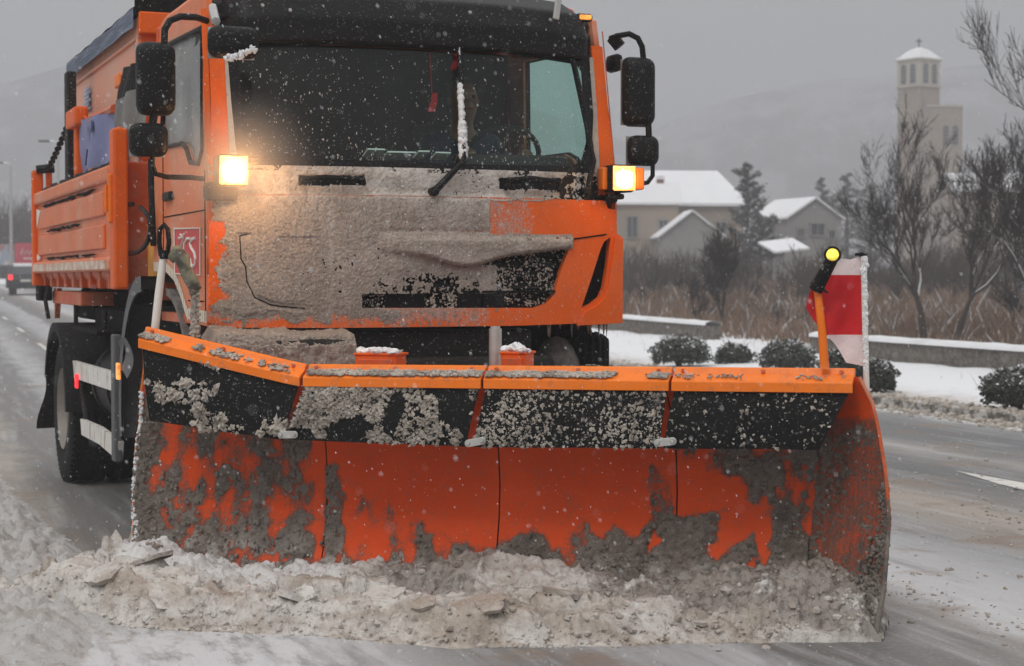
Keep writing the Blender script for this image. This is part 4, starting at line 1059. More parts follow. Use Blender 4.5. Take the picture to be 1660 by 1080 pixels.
p0, p1 = ty(910, -12, 0), ty(905, 28, 0); mb = MB(); mb.rbox(((p0.x + p1.x) / 2, FY(p1.x, p1.z) - .13, (p0.z + p1.z) / 2), (.035, .02, .15), .006, Matrix.Rotation(R(8), 3, 'Y')); obj('beacon_bracket', mb, M['steel'], vz)

# spray frozen and melting on the glass
mb = MB(); rr = random.Random(12)
for k in range(1900):
    x, z = rr.uniform(-.94, .92), 2.12 + .57 * rr.random() ** 1.35
    if noise.noise(Vector((x * 2.5, z * 3, 4))) < rr.uniform(-.6, .4): continue
    r_ = .0010 + .0030 * rr.random() ** 3
    mb.tube([(x, FY(x, z) - .004, z), (x + rr.uniform(-.004, .004), FY(x, z) - .005, z - r_ * rr.uniform(1, 3.5))], [r_, r_ * .5], 4)
M['spray'] = plain('frozen_spray', (.42,.42,.41), .4, bump=0)
raw('frozen_spray', mb, M['spray'], ws, kind='stuff')
# --- wipers
def wiper(pivot, knee, top, bottom, label=None, snowy=True):
    pv, kn, tp, bt = [ty(*p, 0) for p in (pivot, knee, top, bottom)]
    f = lambda p, d: Vector((p.x, FY(p.x, p.z) - d, p.z))
    mb = MB(); mb.tube([f(pv, .015), f(pv, .05), f(kn, .06), f(kn.lerp(tp, .45), .05)], [.022, .020, .016, .009], 8); mb.tube([f(pv, 0), f(pv, .06)], .024, 10)
    w_ = part('wiper_arm', mb, M['black'], smooth='auto')
    mb = MB(); n = 14
    mb.tube([f(bt.lerp(tp, i / n), .020) for i in range(n + 1)], .008, 6); mb.tube([f(bt.lerp(tp, i / n), .036 + .012 * math.sin(i / n * PI)) for i in range(n + 1)], .014, 6)
    obj('wiper_blade', mb, M['black'], w_, smooth='auto')
    return w_, f, tp, bt
w_, f_, tp, bt = wiper((694, 312), (742, 262), (750, 52), (744, 262))
mb = MB(); n = 60
for i in range(0, n * 3):
    t = i / n / 3 * .56; p = f_(bt.lerp(tp, t + .03), .05); lump(mb, (p.x - .006, p.y, p.z), .014 + .007 * noise.noise(Vector((i * .12, 2, 0))) + (.005 if t < .25 else 0), i * .1, 2, 1.1)
for i in range(70):
    t = .56 + .44 * i / 70; p = f_(bt.lerp(tp, t), .05)
    if noise.noise(Vector((i * .3, 5, 0))) > -.15: lump(mb, (p.x - .004, p.y, p.z), .0055, i, 1, 1.3)
raw('wiper_snow', mb, M['cleansnow'], w_, smooth=True)
wiper((948, 312), (960, 262), (938, 72), (962, 240))
wiper((392, 262), (432, 258), (398, 252), (466, 254))

# --- headlamps on brackets at the cab corners
def lamp(px, py, sz, x_off, bright, name='headlamp'):
    p = ty(px, py, -.10); hwid = sz / 2
    mb = MB(); mb.rbox((p.x, p.y + .07, p.z), (sz + .03, .13, sz + .035), .02); hl = part(name, mb, M['black'], smooth='auto')
    mb = MB(); mb.grid(6, 6, lambda a, b: (p.x + (a - .5) * sz, p.y + .003 - .012 * (1 - (2*a-1)**2) * (1 - (2*b-1)**2), p.z + (b - .5) * sz)); obj('lens', mb, M['lampglow'], hl, smooth=True)
    mb = MB(); s2 = sz / 2 + .004
    mb.tube([(p.x - s2, p.y, p.z - s2), (p.x + s2, p.y, p.z - s2), (p.x + s2, p.y, p.z + s2), (p.x - s2, p.y, p.z + s2), (p.x - s2, p.y, p.z - s2)], .007, 5); obj('lens_rim', mb, M['lampedge'], hl)
    return p, hl
p, hl = lamp(1012, 289, .112, 0, 1)
LAMPR = p.copy()
mb = MB(); mb.rbox((p.x + .098, p.y + .06, p.z + .0), (.055, .11, .12), .012); obj('side_indicator', mb, M['amber'], hl)
mb = MB(); mb.rbox((p.x - .085, p.y + .09, p.z), (.03, .07, .12), .008); obj('lamp_shell', mb, M['orange_edge'], hl)
mb = MB(); mb.tube([(p.x, p.y + .07, p.z - .06), (p.x - .01, p.y + .1, p.z - .11), (p.x - .07, p.y + .17, p.z - .13)], .018, 6); mb.rbox((p.x - .02, p.y + .08, p.z - .095), (.10, .05, .03), .01); obj('lamp_bracket', mb, M['dark'], hl)
p, hl = lamp(379, 276, .122, 0, 1)
mb = MB(); mb.rbox((p.x - .04, p.y + .12, p.z - .10), (.16, .10, .09), .02); mb.tube([(p.x, p.y + .1, p.z - .05), (p.x - .05, p.y + .22, p.z - .05)], .03, 6); obj('lamp_bracket', mb, M['dark'], hl)
LAMPL = p.copy()
# --- mirrors
def mirror(pts, y, depth, name='mirror', m='black', r=.035):
    q_ = [ty(*p, y) for p in pts]; xs_ = [p.x for p in q_]; zs_ = [p.z for p in q_]
    c = ((min(xs_) + max(xs_)) / 2, y + depth/2, (min(zs_) + max(zs_)) / 2)
    mb = MB(); bm = bmesh.new(); bmesh.ops.create_cube(bm, size=1)
    dx, dz = max(xs_) - min(xs_), max(zs_) - min(zs_)
    for v in bm.verts:
        k = .86 if v.co.y < 0 else 1; v.co = Vector((v.co.x * dx * k, v.co.y * depth, v.co.z * dz * k))
    bmesh.ops.bevel(bm, geom=bm.edges[:], offset=r, segments=4, affect='EDGES', profile=.5)
    bm.verts.index_update(); mb.add([v.co + Vector(c) for v in bm.verts], [[v.index for v in f.verts] for f in bm.faces]); bm.free()
    o = part(name, mb, M[m], smooth='auto')
    mb = MB(); mb.box((c[0], y + depth + .002, c[2]), (dx * .86, .006, dz * .9)); obj('mirror_glass', mb, M['steel'], o)
    return o
mL = mirror([(222, 60), (291, 190)], -.10, .12, r=.05); mirror([(210, 195), (278, 256)], -.10, .10, r=.045)
mR = mirror([(1017, 86), (1069, 208)], .05, .11, r=.045); mirror([(1023, 216), (1075, 271)], .05, .09, r=.045)
def arm(pts, ys, r, parent=None, name='mirror_arm'):
    mb = MB(); mb.tube([ty(px, py, y) for (px, py), y in zip(pts, ys)], r, 8); return obj(name, mb, M['black'], parent or truck, smooth='auto')
arm([(335, 34), (318, 28), (292, 27), (275, 34), (267, 48), (266, 75)], [.18, .1, 0, -.03, -.04, -.04], .017)
arm([(250, 185), (247, 200)], [-.04, -.04], .02)
arm([(247, 250), (247, 268), (252, 282), (270, 287), (310, 288), (330, 290)], [-.04, -.04, 0, .05, .12, .15], .013)
arm([(990, 62), (1003, 58), (1020, 55), (1034, 62), (1041, 76), (1043, 95)], [.22, .15, .1, .09, .09, .09], .016)
arm([(1051, 200), (1052, 222)], [.09, .09], .018)
arm([(1058, 266), (1058, 285), (1050, 296), (1030, 300)], [.09, .09, .08, .05], .013)
arm([(992, 60), (1005, 76)], [.22, .2], .035, name='mirror_mount')
# kerb-view mirror over the near corner, held by a bracket
om = mirror([(338, 36), (426, 97)], -.30, .10, 'front_mirror', r=.048)
mb = MB(); mb.tube([ty(350, 35, -.2), ty(347, 22, 0), ty(345, 12, .1)], .022, 7); obj('mirror_bracket', mb, M['steel'], om)
mb = MB()
for i in range(46):
    t = i / 45; pp = ty(369 + t * 44 + random.uniform(-3, 3), 95 - 16 * t ** 1.5 + random.uniform(-5, 4), -.31); lump(mb, (pp.x, -.305, pp.z), random.uniform(.007, .015), i, 1, 1)
raw('mirror_snow', mb, M['cleansnow'], om, smooth=True)
p = ty(1000, 100, .3); mb = MB(); mb.rbox((p.x + .02, .38, p.z), (.06, .14, .10), .03); part('side_repeater', mb, M['visor'], smooth='auto')

# --- cab interior
mb = MB(); mb.rbox((0, .30, 2.0), (2.08, .42, .22), .05); mb.rbox((.62, .36, 2.13), (.62, .26, .12), .05); mb.box((0, .8, 1.55), (2.1, .9, .3)); part('dashboard', mb, M['interior'], smooth='auto')
mb = MB(); c_ = Vector((.64, .62, 2.17)); Rw = Matrix.Rotation(R(-52), 3, 'X')
mb.tube([c_ + Rw @ Vector((.235 * math.cos(k * PI / 16), .235 * math.sin(k * PI / 16), 0)) for k in range(33)], .016, 8)
for a_ in (R(10), R(170), R(270)): mb.tube([c_, c_ + Rw @ Vector((.23 * math.cos(a_), .23 * math.sin(a_), 0))], .014, 6)
mb.tube([c_, c_ + Rw @ Vector((0, 0, -.25))], .04, 8); part('steering_wheel', mb, M['interior'], smooth='auto')
for sx_ in (-.55, .62):
    mb = MB(); mb.rbox((sx_, 1.10, 1.72), (.50, .48, .14), .05); mb.rbox((sx_, 1.40, 2.10), (.48, .13, .70), .06, Matrix.Rotation(R(-10), 3, 'X')); mb.rbox((sx_, 1.46, 2.52), (.26, .10, .18), .04); part('seat', mb, M['seat'], smooth='auto')
mb = MB()
for a_, b_ in (((590, 232), (618, 228)), ((622, 232), (668, 228)), ((672, 231), (690, 229)), ((700, 233), (724, 229))):
    p0, p1 = ty(*a_, .22), ty(*b_, .22); mb.box(((p0.x + p1.x)/2, .20, 2.17 + random.uniform(-.01, .01)), (p1.x - p0.x, .10, .008), Matrix.Rotation(R(-18), 3, 'X'))
part('papers', mb, M['paper'])
for (px, py, h_, w2) in ((735, 100, .09, .035), (700, 166, .10, .045)):
    p = ty(px, py, .25); mb = MB(); mb.grid(3, 6, lambda a, b: (p.x + (a - .5) * w2 * (1 - .3 * b) + .02 * b, .25 + .008 * math.sin(b * 9), p.z + (b - .5) * h_)); mb.tube([(p.x, .25, p.z + h_/2), (p.x, .28, 2.72)], .002, 4); part('red_pennant', mb, M['red'])
mb = MB(); mb.rbox((0, .9, 2.92), (2.1, 1.2, .03), .01); part('headliner', mb, M['interior'])

# ---------------------------------------------------------------- dirty snow caked on the cab front
def proj(p):
    d = p - O; c, s = math.cos(PITCH), math.sin(PITCH)
    fy = d.y * c - d.z * s; return 830 + 2850 * d.x / fy, 540 - 2850 * (d.y * s + d.z * c) / fy
MOUTH = mouth; BEAK = beak
def front_mask(x, z):
    px, py = proj(T.wor((x, 0, z)))
    n1 = fbm(x * 9, z * 9, 3, 4)
    left = sst(338, 382, px + 30 * n1)
    if py < 326 + 3 * n1:                                   # band on the wiper panel
        m = .75 if px < 700 else .30 - .25 * sst(780, 985, px) + .35 * (n1 > .0)
        m *= sst(262, 281, py + 8 * n1 - (0 if px < 560 else .02 * (px - 560))); m = m * left - .08
        if abs(px - 855) < 52 and 289 < py < 308: m = -.3
        if px > 905 and py > 285: m -= .35
        if abs(px - 535) < 52 and 285 < py < 302: m = -.25
        return m
    inb = inside((x, z), BEAK); inm = inside((x, z), MOUTH)
    if inb: return .55 + .1 * n1
    if inm:
        if 477 < py < 503:
            if 580 < px < 900: return -.9 if not (690 < px < 730) else -.05
            if px >= 900: return -.25
        if px < 772: return .40 + .35 * n1 - .34 * sst(430, 478, py) * sst(560, 640, px) - .25 * sst(640, 765, px) * sst(425, 455, py)
        if px < 800 and py > 430: return .35
        return -.13 - .05 * sst(800, 900, px)
    m = .85
    if px > 785: m = -.5 if not (px < 850 and py < 384) else -.30
    if 488 < py: m = .55 - .85 * sst(494, 530, py + 14 * n1 - .05 * max(0, 470 - px)) if px < 640 else -.12 - .3 * sst(640, 950, px)
    if 370 < py < 380 and 560 < px < 785: m -= .9 * (1 - abs(py - 375) / 6) * sst(560, 660, px)
    if px > 785 and px < 925 and 380 < py < 390: m = .2
    if px < 430 and py > 380: m -= .10 * (1 - sst(352, 392, px)) * (.5 - n1)
    return (m + .45) * left - .45 if m > 0 else m
def crust_base(x, z):
    if z > 1.94: return FY(x, z) - .006
    px, py = proj(T.wor((x, 0, z))); w_ = sst(570, 720, px + 30 * noise.noise(Vector((x * 8, z * 8, 1))))
    if inside((x, z), BEAK): return FY(x, z) - .031 - .022 * w_
    if inside((x, z), MOUTH): return FY(x, z) - .031 + .028 * w_
    return FY(x, z) - .031
crack = [(400, 380), (389, 382), (391, 420), (398, 432), (400, 456), (412, 482), (436, 494), (455, 497), (490, 500)]
def film_(co):
    px, py = proj(T.wor((co.x, 0, co.z))); n1 = fbm(co.x * 9, co.z * 9, 3, 3)
    f = .62 * sst(335, 385, px + 10 * n1) * (1 - .35 * sst(770, 800, px))
    if px > 785: f = (.50 - .28 * sst(835, 870, px)) if py < 386 else (.26 - .16 * sst(850, 960, px) if py > 495 else .12)
    if py > 505 and px < 785: f = .62 - .22 * sst(508, 526, py)
    return f - .02
paint_attr(fp, 'grime', film_)
X0, X1, Z0, Z1, ST = -1.125, 1.0, 1.272, 2.085, .0045
nu, nv = int((X1 - X0) / ST), int((Z1 - Z0) / ST)
import numpy as np
CB = np.array([[crust_base(X0 + i * ST, Z0 + j * ST) for i in range(nu + 1)] for j in range(nv + 1)])
for _ in range(14):
    Pd = np.pad(CB, 1, mode='edge'); CB = (Pd[:-2, 1:-1] + Pd[2:, 1:-1] + Pd[1:-1, :-2] + Pd[1:-1, 2:] + 2 * CB) / 6
mb = MB(); V = []
for j in range(nv + 1):
    for i in range(nu + 1):
        x, z = X0 + i * ST, Z0 + j * ST
        m = front_mask(x, z)
        k = m + .40 * fbm(x * 38, z * 38, 1, 4) + .45 * noise.noise(Vector((x * 110, z * 110, 7)))
        t = 0
        if k > -.05:
            t = .001 + .006 * min(1, max(0, k)) + .0016 * noise.noise(Vector((x * 50, z * 50, 2))) + .0032 * noise.noise(Vector((x * 150, z * 150, 4))) + .006 * fbm(x * 4, z * 4, 8, 2) * (m > .4)
            if m > .4 and x < -.2:
                px, py = proj(T.wor((x, 0, z)))
                if 378 < py < 505 and px < 500:
                    dd = pdist((px, py), crack)
                    if dd < 7: t -= .016 * (1 - dd / 7); k -= 1.2 * max(0, 1 - dd / (2.2 + 1.2 * noise.noise(Vector((px * .2, py * .2, 0)))))
            elif m > .5 and 372 < z: pass
        V.append(k)
        mb.v.append((x, min(CB[j, i], crust_base(x, z) if k < .35 and z < 1.94 and not (570 < proj(T.wor((x, 0, z)))[0] < 780) else 9) - max(t, .0015), z))
for j in range(nv):
    for i in range(nu):
        a = j * (nu + 1) + i
        if (V[a] + V[a+1] + V[a+nu+1] + V[a+nu+2]) > 0: mb.f.append((a, a+1, a+nu+2, a+nu+1)); mb.m.append(0)
q = MT('dirty_snow_layer', (.37,.325,.285), .75, spec=.3)
zz = q.axis('Z')
q.mix(q.math('MULTIPLY', q.ramp(zz, 1.80, 2.02), .85), (.58,.55,.51))
q.mix(q.math('MULTIPLY', q.ramp(q.math('ADD', zz, q.math('MULTIPLY', q.noise(5, 5), .25)), 1.78, 1.40), .7), (.20,.168,.143))
q.mix(q.ramp(q.noise(3.2, 7, .7), .44, .62, 0, .6), (.25,.205,.17)); q.mix(q.ramp(q.noise(14, 8, .8), .46, .64, 0, .6), (.21,.175,.145)); q.mix(q.ramp(q.noise(1, 7, .75, q.mapping((18, 18, 3.5))), .52, .68, 0, .45), (.55,.51,.47)); q.mix(q.ramp(q.noise(75, 5, .8), .53, .66, 0, .75), (.12,.10,.08)); q.mix(q.ramp(q.noise(95, 5, .8), .54, .66, 0, .7), (.68,.64,.59))
q.bump(q.noise(170, 5, .75), .8, .004); M['layer'] = q.done()
raw('caked_snow', mb, M['layer'], truck, smooth=True, kind='stuff')
mb = MB(); rr = random.Random(31)
for k in range(3800):
    x, z = rr.uniform(-.36, .80), rr.uniform(1.365, 1.70)
    if x < .15 and (z > 1.45 or 620 < proj(T.wor((x, 0, z)))[0] < 683): continue
    if not inside((x, z), mouth) or (z < 1.45 and (.0 < (proj(T.wor((x, 0, z)))[0] - 735) < 78)) or noise.noise(Vector((x * 9, z * 9, 2))) + .5 * noise.noise(Vector((x * 30, z * 30, 2))) < rr.uniform(-.5, .35) + .35 * sst(.2, .75, x): continue
    lump(mb, (x, FY(x, z) - .002 + rr.uniform(-.004, .01), z), rr.uniform(.002, .0065), k, 1, 1)
raw('snow_flecks', mb, M['clump'], truck, kind='stuff')
mb = MB(); cp = [ty(*p, 0) for p in crack]; mb.tube([(p.x, FY(p.x, p.z) - .032, p.z) for p in cp], .0035, 4); obj('panel_seam', mb, M['chassis'], fp)

# fringe of drips under the bumper edge and below the mirrors
def drips(pts, n, seed, lo=.02, hi=.08):
    rr = random.Random(seed); mb = MB()
    for i in range(n):
        t = rr.random() * (len(pts) - 1); k = int(t); a, b = Vector(pts[k]), Vector(pts[k+1]); p = a.lerp(b, t - k); l_ = rr.uniform(lo, hi)
        mb.tube([p + Vector((0,0,.012)), p + Vector((rr.uniform(-.003,.003), 0, -l_ * .5)), p + Vector((rr.uniform(-.005,.005), 0, -l_))], [rr.uniform(.006,.012), .005, .001], 5)
    return mb
raw('icicles', drips([(.62, .02, 1.272), (1.08, .12, 1.276)], 16, 2), M['clump'], truck, smooth=True, kind='stuff')

# ---------------------------------------------------------------- driver
def skin(name, verts, edges, rad, m, parent, sub=2, root=0):
    me = bpy.data.meshes.new(name); me.from_pydata(verts, edges, []); me.materials.append(m)
    o = bpy.data.objects.new(name, me); col.objects.link(o); o.parent = parent
    o.modifiers.new('skin', 'SKIN').use_smooth_shade = True
    for i, r_ in enumerate(rad): me.skin_vertices[0].data[i].radius = (r_, r_) if not isinstance(r_, tuple) else r_
    me.skin_vertices[0].data[root].use_root = True
    sb = o.modifiers.new('sub', 'SUBSURF'); sb.levels = sub; sb.render_levels = sub
    return o
M['skin'] = plain('skin', (.42,.24,.17), .55, bump=0); M['jacket'] = plain('blue_jacket', (.035,.06,.11), .8); M['hair'] = plain('grey_hair', (.12,.11,.10), .9); M['trousers'] = plain('dark_trousers', (.03,.03,.035), .9)
dw = T.wor((.60, 1.12, 1.80))
man = empty('person', 'driver in a dark blue jacket sitting behind the steering wheel with both hands on it', 'person', dw, T.a)
bv = [(0,0,.05),(0,.03,.30),(0,.02,.48),(0,0,.60),(0,-.02,.70),(0,-.03,.80),(0,-.02,.87),
      (-.19,.02,.50),(-.25,-.16,.28),(-.16,-.42,.38),(-.15,-.49,.42),
      (.19,.02,.50),(.27,-.16,.28),(.20,-.42,.38),(.19,-.49,.42),
      (-.10,0,.02),(-.13,-.45,.06),(-.13,-.52,-.34),(-.13,-.66,-.38),(.10,0,.02),(.13,-.45,.06),(.13,-.52,-.34),(.13,-.66,-.38),(0,-.125,.745)]
be = [(0,1),(1,2),(2,3),(3,4),(4,5),(5,6),(2,7),(7,8),(8,9),(9,10),(2,11),(11,12),(12,13),(13,14),(0,15),(15,16),(16,17),(17,18),(0,19),(19,20),(20,21),(21,22),(4,23)]
br_ = [.13,.135,.12,.052,.085,.09,.06,.065,.045,.032,.036,.065,.045,.032,.036,.09,.065,.05,.04,.09,.065,.05,.04,.016]
for sx_, wr in ((-1, 10), (1, 14)):
    b0 = bv[wr]
    for k in range(4):
        bx_, ln = -.024 + k * .016, (.034, .038, .035, .028)[k]
        i0 = len(bv); bv += [(b0[0] + bx_, b0[1] - .045, b0[2] + .01), (b0[0] + bx_, b0[1] - .045 - ln, b0[2] - .006), (b0[0] + bx_, b0[1] - .04 - ln, b0[2] - .035)]
        be += [(wr, i0), (i0, i0+1), (i0+1, i0+2)]; br_ += [.0095, .0085, .0075]
    i0 = len(bv); bv += [(b0[0] - sx_ * .035, b0[1] - .02, b0[2] - .005), (b0[0] - sx_ * .042, b0[1] - .05, b0[2] - .02)]; be += [(wr, i0), (i0, i0+1)]; br_ += [.011, .009]
body = skin('body', bv, be, br_, M['skin'], man)
skin('jacket', bv[:4] + bv[7:10] + bv[11:14], [(0,1),(1,2),(2,3),(2,4),(4,5),(5,6),(2,7),(7,8),(8,9)], [.15,.155,.145,.07,.085,.062,.05,.085,.062,.05], M['jacket'], man)
skin('trousers', [bv[0]] + bv[15:18] + bv[19:22], [(0,1),(1,2),(2,3),(0,4),(4,5),(5,6)], [.145,.105,.08,.065,.105,.08,.065], M['trousers'], man)
skin('hair', [(0,.03,.76),(0,.02,.84),(0,-.02,.90)], [(0,1),(1,2)], [.085,.098,.05], M['hair'], man)
for sx_ in (-1, 1):
    mb = MB(); mb.lathe([(-.006,.0),(-.005,.022),(.006,.028),(.008,0)], (sx_ * .088, -.02, .755), 'x', 10); obj('ear', mb, M['skin'], body)
    mb = MB(); mb.lathe([(-.006,0),(0,.011),(.004,0)], (sx_ * .032, -.112, .775), 'y', 10); obj('eye', mb, M['black'], body)
mb = MB(); mb.tube([(-.025,-.108,.705),(0,-.116,.703),(.025,-.108,.705)], .005, 6); obj('mouth', mb, M['red'], body)

# ---------------------------------------------------------------- chassis and running gear
mb = MB()
for sx_ in (-.42, .42): mb.rbox((sx_, 3.4, .88), (.09, 6.0, .26), .01)
for y_ in (.5, 1.4, 2.6, 3.6, 4.7, 5.6, 6.3): mb.rbox((0, y_, .86), (.80, .10, .18), .01)
mb.rbox((0, 1.42, .56), (1.7, .16, .16), .04); mb.rbox((0, 4.80, .56), (1.5, .22, .22), .06); mb.rbox((0, .9, 1.08), (1.0, 1.3, .40), .05)
part('frame', mb, M['chassis'])
mb = MB(); mb.rbox((-.15, .10, 1.15), (1.5, .18, .20), .03); mb.rbox((0, -.05, .98), (1.35, .14, .26), .03); mb.rbox((0, -.02, .70), (1.1, .10, .38), .03)
mb.tube([(-.9, -.1, 1.0), (.95, -.08, 1.02)], .035, 8)
part('front_underrun', mb, M['dark'], smooth='auto')
def wheel(x0, x1, y_, name='wheel', parent=None, rz=.54, snowy=False):
    w_ = MB(); sg = -1 if x0 < 0 else 1; a, b = x0, x1; wd = b - a; c = (0, y_, .545)
    prof = [(a + wd*.12, .30), (a + wd*.02, .36), (a, .44), (a + wd*.03, .50), (a + wd*.10, .533), (a + wd*.22, rz)]
    for k in range(4):
        t = .27 + k * .14; prof += [(a + wd*t, rz), (a + wd*(t+.012), rz - .014), (a + wd*(t+.028), rz - .014), (a + wd*(t+.04), rz)]
    prof += [(b - wd*.22, rz), (b - wd*.10, .533), (b - wd*.03, .50), (b, .44), (b - wd*.02, .36), (b - wd*.12, .30)]
    w_.lathe(prof, c, 'x', 64)
    for k in range(64):
        t = 2 * PI * k / 64
        for u in (.12, .88): w_.box((a + wd * u, y_ + (rz - .004) * math.cos(t), .545 + (rz - .004) * math.sin(t)), (wd * .16, .022, .016), Matrix.Rotation(t - PI/2, 3, 'X'))
    ty_ = part(name, w_, M['rubber'], smooth='auto')
    o = a if sg < 0 else b; s = -sg
    r_ = MB(); r_.lathe([(o + s*.02, .305), (o + s*.005, .30), (o + s*.03, .285), (o + s*.05, .27), (o + s*.14, .245), (o + s*.16, .14), (o + s*.05, .125), (o + s*.03, .06), (o + s*.03, 0)], c, 'x', 40)
    obj('rim', r_, M['rim'], ty_, smooth='auto')
    for k in range(10):
        t = 2 * PI * k / 10; n_ = MB(); n_.lathe([(o + s*.17, .016), (o + s*.115, .016), (o + s*.11, .009), (o + s*.11, 0)], (0, y_ + .18 * math.cos(t), .545 + .18 * math.sin(t)), 'x', 6); obj('wheel_nut', n_, M['rim'], ty_)
    return ty_
wheel(-1.19, -.87, 1.42); wheel(.87, 1.19, 1.42)
wheel(-1.25, -.95, 4.78); wheel(-.92, -.62, 4.78); wheel(.95, 1.25, 4.78); wheel(.62, .92, 4.78)
def guard(x0, x1, y_, z_, r0, a0, a1, name, m, n=20, lip=.04):
    mb = MB(); mb.lathe([(x0, r0 - lip), (x0, r0), (x1, r0), (x1, r0 - .012), (x0 + .012, r0 - .012), (x0 + .012, r0 - lip)], (0, y_, z_), 'x', n, a0=R(a0), a1=R(a1)); return part(name, mb, m, smooth='auto')
M['snowguard'] = snow('slush_on_mudguard', (.30,.27,.25), (.15,.135,.125), (.4,.65), 9, .01, False, 90, (.05,.045,.04), .8)
guard(-1.24, -.80, 1.38, .74, .79, -14, 92, 'front_mudguard', M['greyplastic'], lip=.09); guard(-1.10, -.78, 1.38, .74, .72, 92, 165, 'wheel_arch_liner', M['snowguard'])
guard(.80, 1.24, 1.38, .74, .79, -14, 92, 'front_mudguard', M['greyplastic'], lip=.09); guard(.78, 1.10, 1.38, .74, .72, 92, 165, 'wheel_arch_liner', M['snowguard'])
# slush-caked bumper corner under the far headlamp: a rounded lump beside a ribbed rubber buffer
mb = MB()
def buf(a, b):
    t = a * PI * 1.1 - .2; r_ = .115 + .006 * math.cos(a * 60) ; q_ = .55 + .45 * min(1, b * 5) if b < .2 else (1 if b < .9 else 1 - .5 * ((b - .9) / .1) ** 2)
    return (1.045 - math.cos(t) * r_ * q_, .33 - math.sin(t) * r_ * 1.5 * q_, .72 + b * .50)
mb.grid(80, 24, buf); part('rubber_buffer', mb, M['rubber'], smooth=True)
mb = MB()
def dome(a, b):
    t = a * PI * 1.2 - .3; q_ = math.sqrt(max(0, 1 - max(0, (b - .55) / .45) ** 2)); n_ = 1 + .10 * noise.noise(Vector((a * 6, b * 5, 1)))
    return (.855 - math.cos(t) * .125 * q_ * n_, .30 - math.sin(t) * .17 * q_ * n_, .70 + b * .50)
mb.grid(50, 30, dome); part('slush_covered_step', mb, M['snowguard'], smooth=True)
mb = MB(); mb.rbox((.62, .62, .98), (1.0, .5, .56), .04); mb.rbox((.95, .85, .95), (.34, .3, .62), .04); part('inner_fender', mb, M['chassis'])
mb = MB(); mb.grid(10, 8, lambda a, b: (-1.255 + .03 * math.sin(b * PI), 1.66 + a * .42 + .10 * b, 1.13 - .20 * b + .04 * math.sin(a * PI))); part('mudguard_lip', mb, M['greyplastic'], smooth=True)
guard(-1.30, -.60, 4.78, .545, .645, 20, 178, 'rear_mudguard', M['rubber'], lip=.06); guard(.60, 1.30, 4.78, .545, .645, 20, 178, 'rear_mudguard', M['rubber'], lip=.06)
mb = MB(); mb.grid(6, 14, lambda a, b: (-1.30 + a * .62 + .02 * math.sin(b * 5), 5.38 + .10 * b + .5 * sst(.0, 1, b) * .6 + .02 * math.sin(a * 7), .80 - .48 * b)); part('mud_flap', mb, M['rubber'], smooth=True)
mb = MB(); mb.rbox((-.95, 3.55, 1.165), (.62, 1.25, .03), .01); mb.rbox((-.80, 3.4, .95), (.30, 1.4, .40), .03); part('side_locker', mb, M['chassis'])
mb = MB(); mb.lathe([(2.75,0),(2.75,.24),(2.79,.27),(3.0,.27),(3.01,.285),(3.05,.285),(3.06,.27),(3.6,.27),(3.61,.285),(3.65,.285),(3.66,.27),(3.82,.27),(3.86,.24),(3.86,0)], (-.90, 0, .80), 'y', 32); part('air_tank', mb, M['black'], smooth='auto')
mb = MB(); mb.rbox((-.6, 2.3, .8), (.5, .5, .5), .05); mb.rbox((.75, 3.2, .8), (.7, 1.6, .5), .08); mb.rbox((-.5, 3.2, .55), (.5, 1.2, .25), .05); part('battery_box', mb, M['chassis'])
# side guard rails
def rail4(pts, x, name):
    q_ = [tx(*p, x) for p in pts]; mb = MB()
    mb.add([(x, p.y, p.z) for p in q_] + [(x + .03, p.y, p.z) for p in q_], [(0,1,2,3),(4,5,6,7),(0,1,5,4),(1,2,6,5),(2,3,7,6),(3,0,4,7)])
    return part(name, mb, M['rail'])
rail4([(115, 584), (182, 603), (182, 634), (117, 612)], -1.235, 'side_guard_rail'); rail4([(130, 679), (160, 692), (160, 720), (132, 705)], -1.235, 'side_guard_rail'); rail4([(160, 692), (193, 716), (191, 747), (160, 720)], -1.235, 'side_guard_rail')
p0, p1 = tx(192, 542, -1.22), tx(194, 748, -1.22); mb = MB(); mb.rbox((-1.235, (p0.y + p1.y) / 2, (p0.z + p1.z) / 2), (.05, .12, p0.z - p1.z), .01); mb.rbox((-1.0, (p0.y + p1.y) / 2, p0.z - .06), (.5, .08, .05), .01); part('guard_post', mb, M['greyplastic'])
p_ = tx(191, 602, -1.27); mb = MB(); mb.rbox((-1.268, p_.y, p_.z), (.02, .06, .10), .006); part('side_reflector', mb, M['amberglow'])  # amber reflector, no lamp: its shine is an emissive colour
p_ = tx(124, 618, -1.25); mb = MB(); mb.rbox((-1.25, p_.y, p_.z), (.02, .05, .10), .006); part('side_reflector', mb, M['redglow'])  # red reflector given the same kind of painted-in glow
p0, p1 = tx(131, 612, -1.2), tx(141, 684, -1.2); mb = MB(); mb.tube([(-1.2, p0.y, p0.z), (-1.2, p1.y, p1.z)], .02, 6); part('guard_bracket', mb, M['dark'])

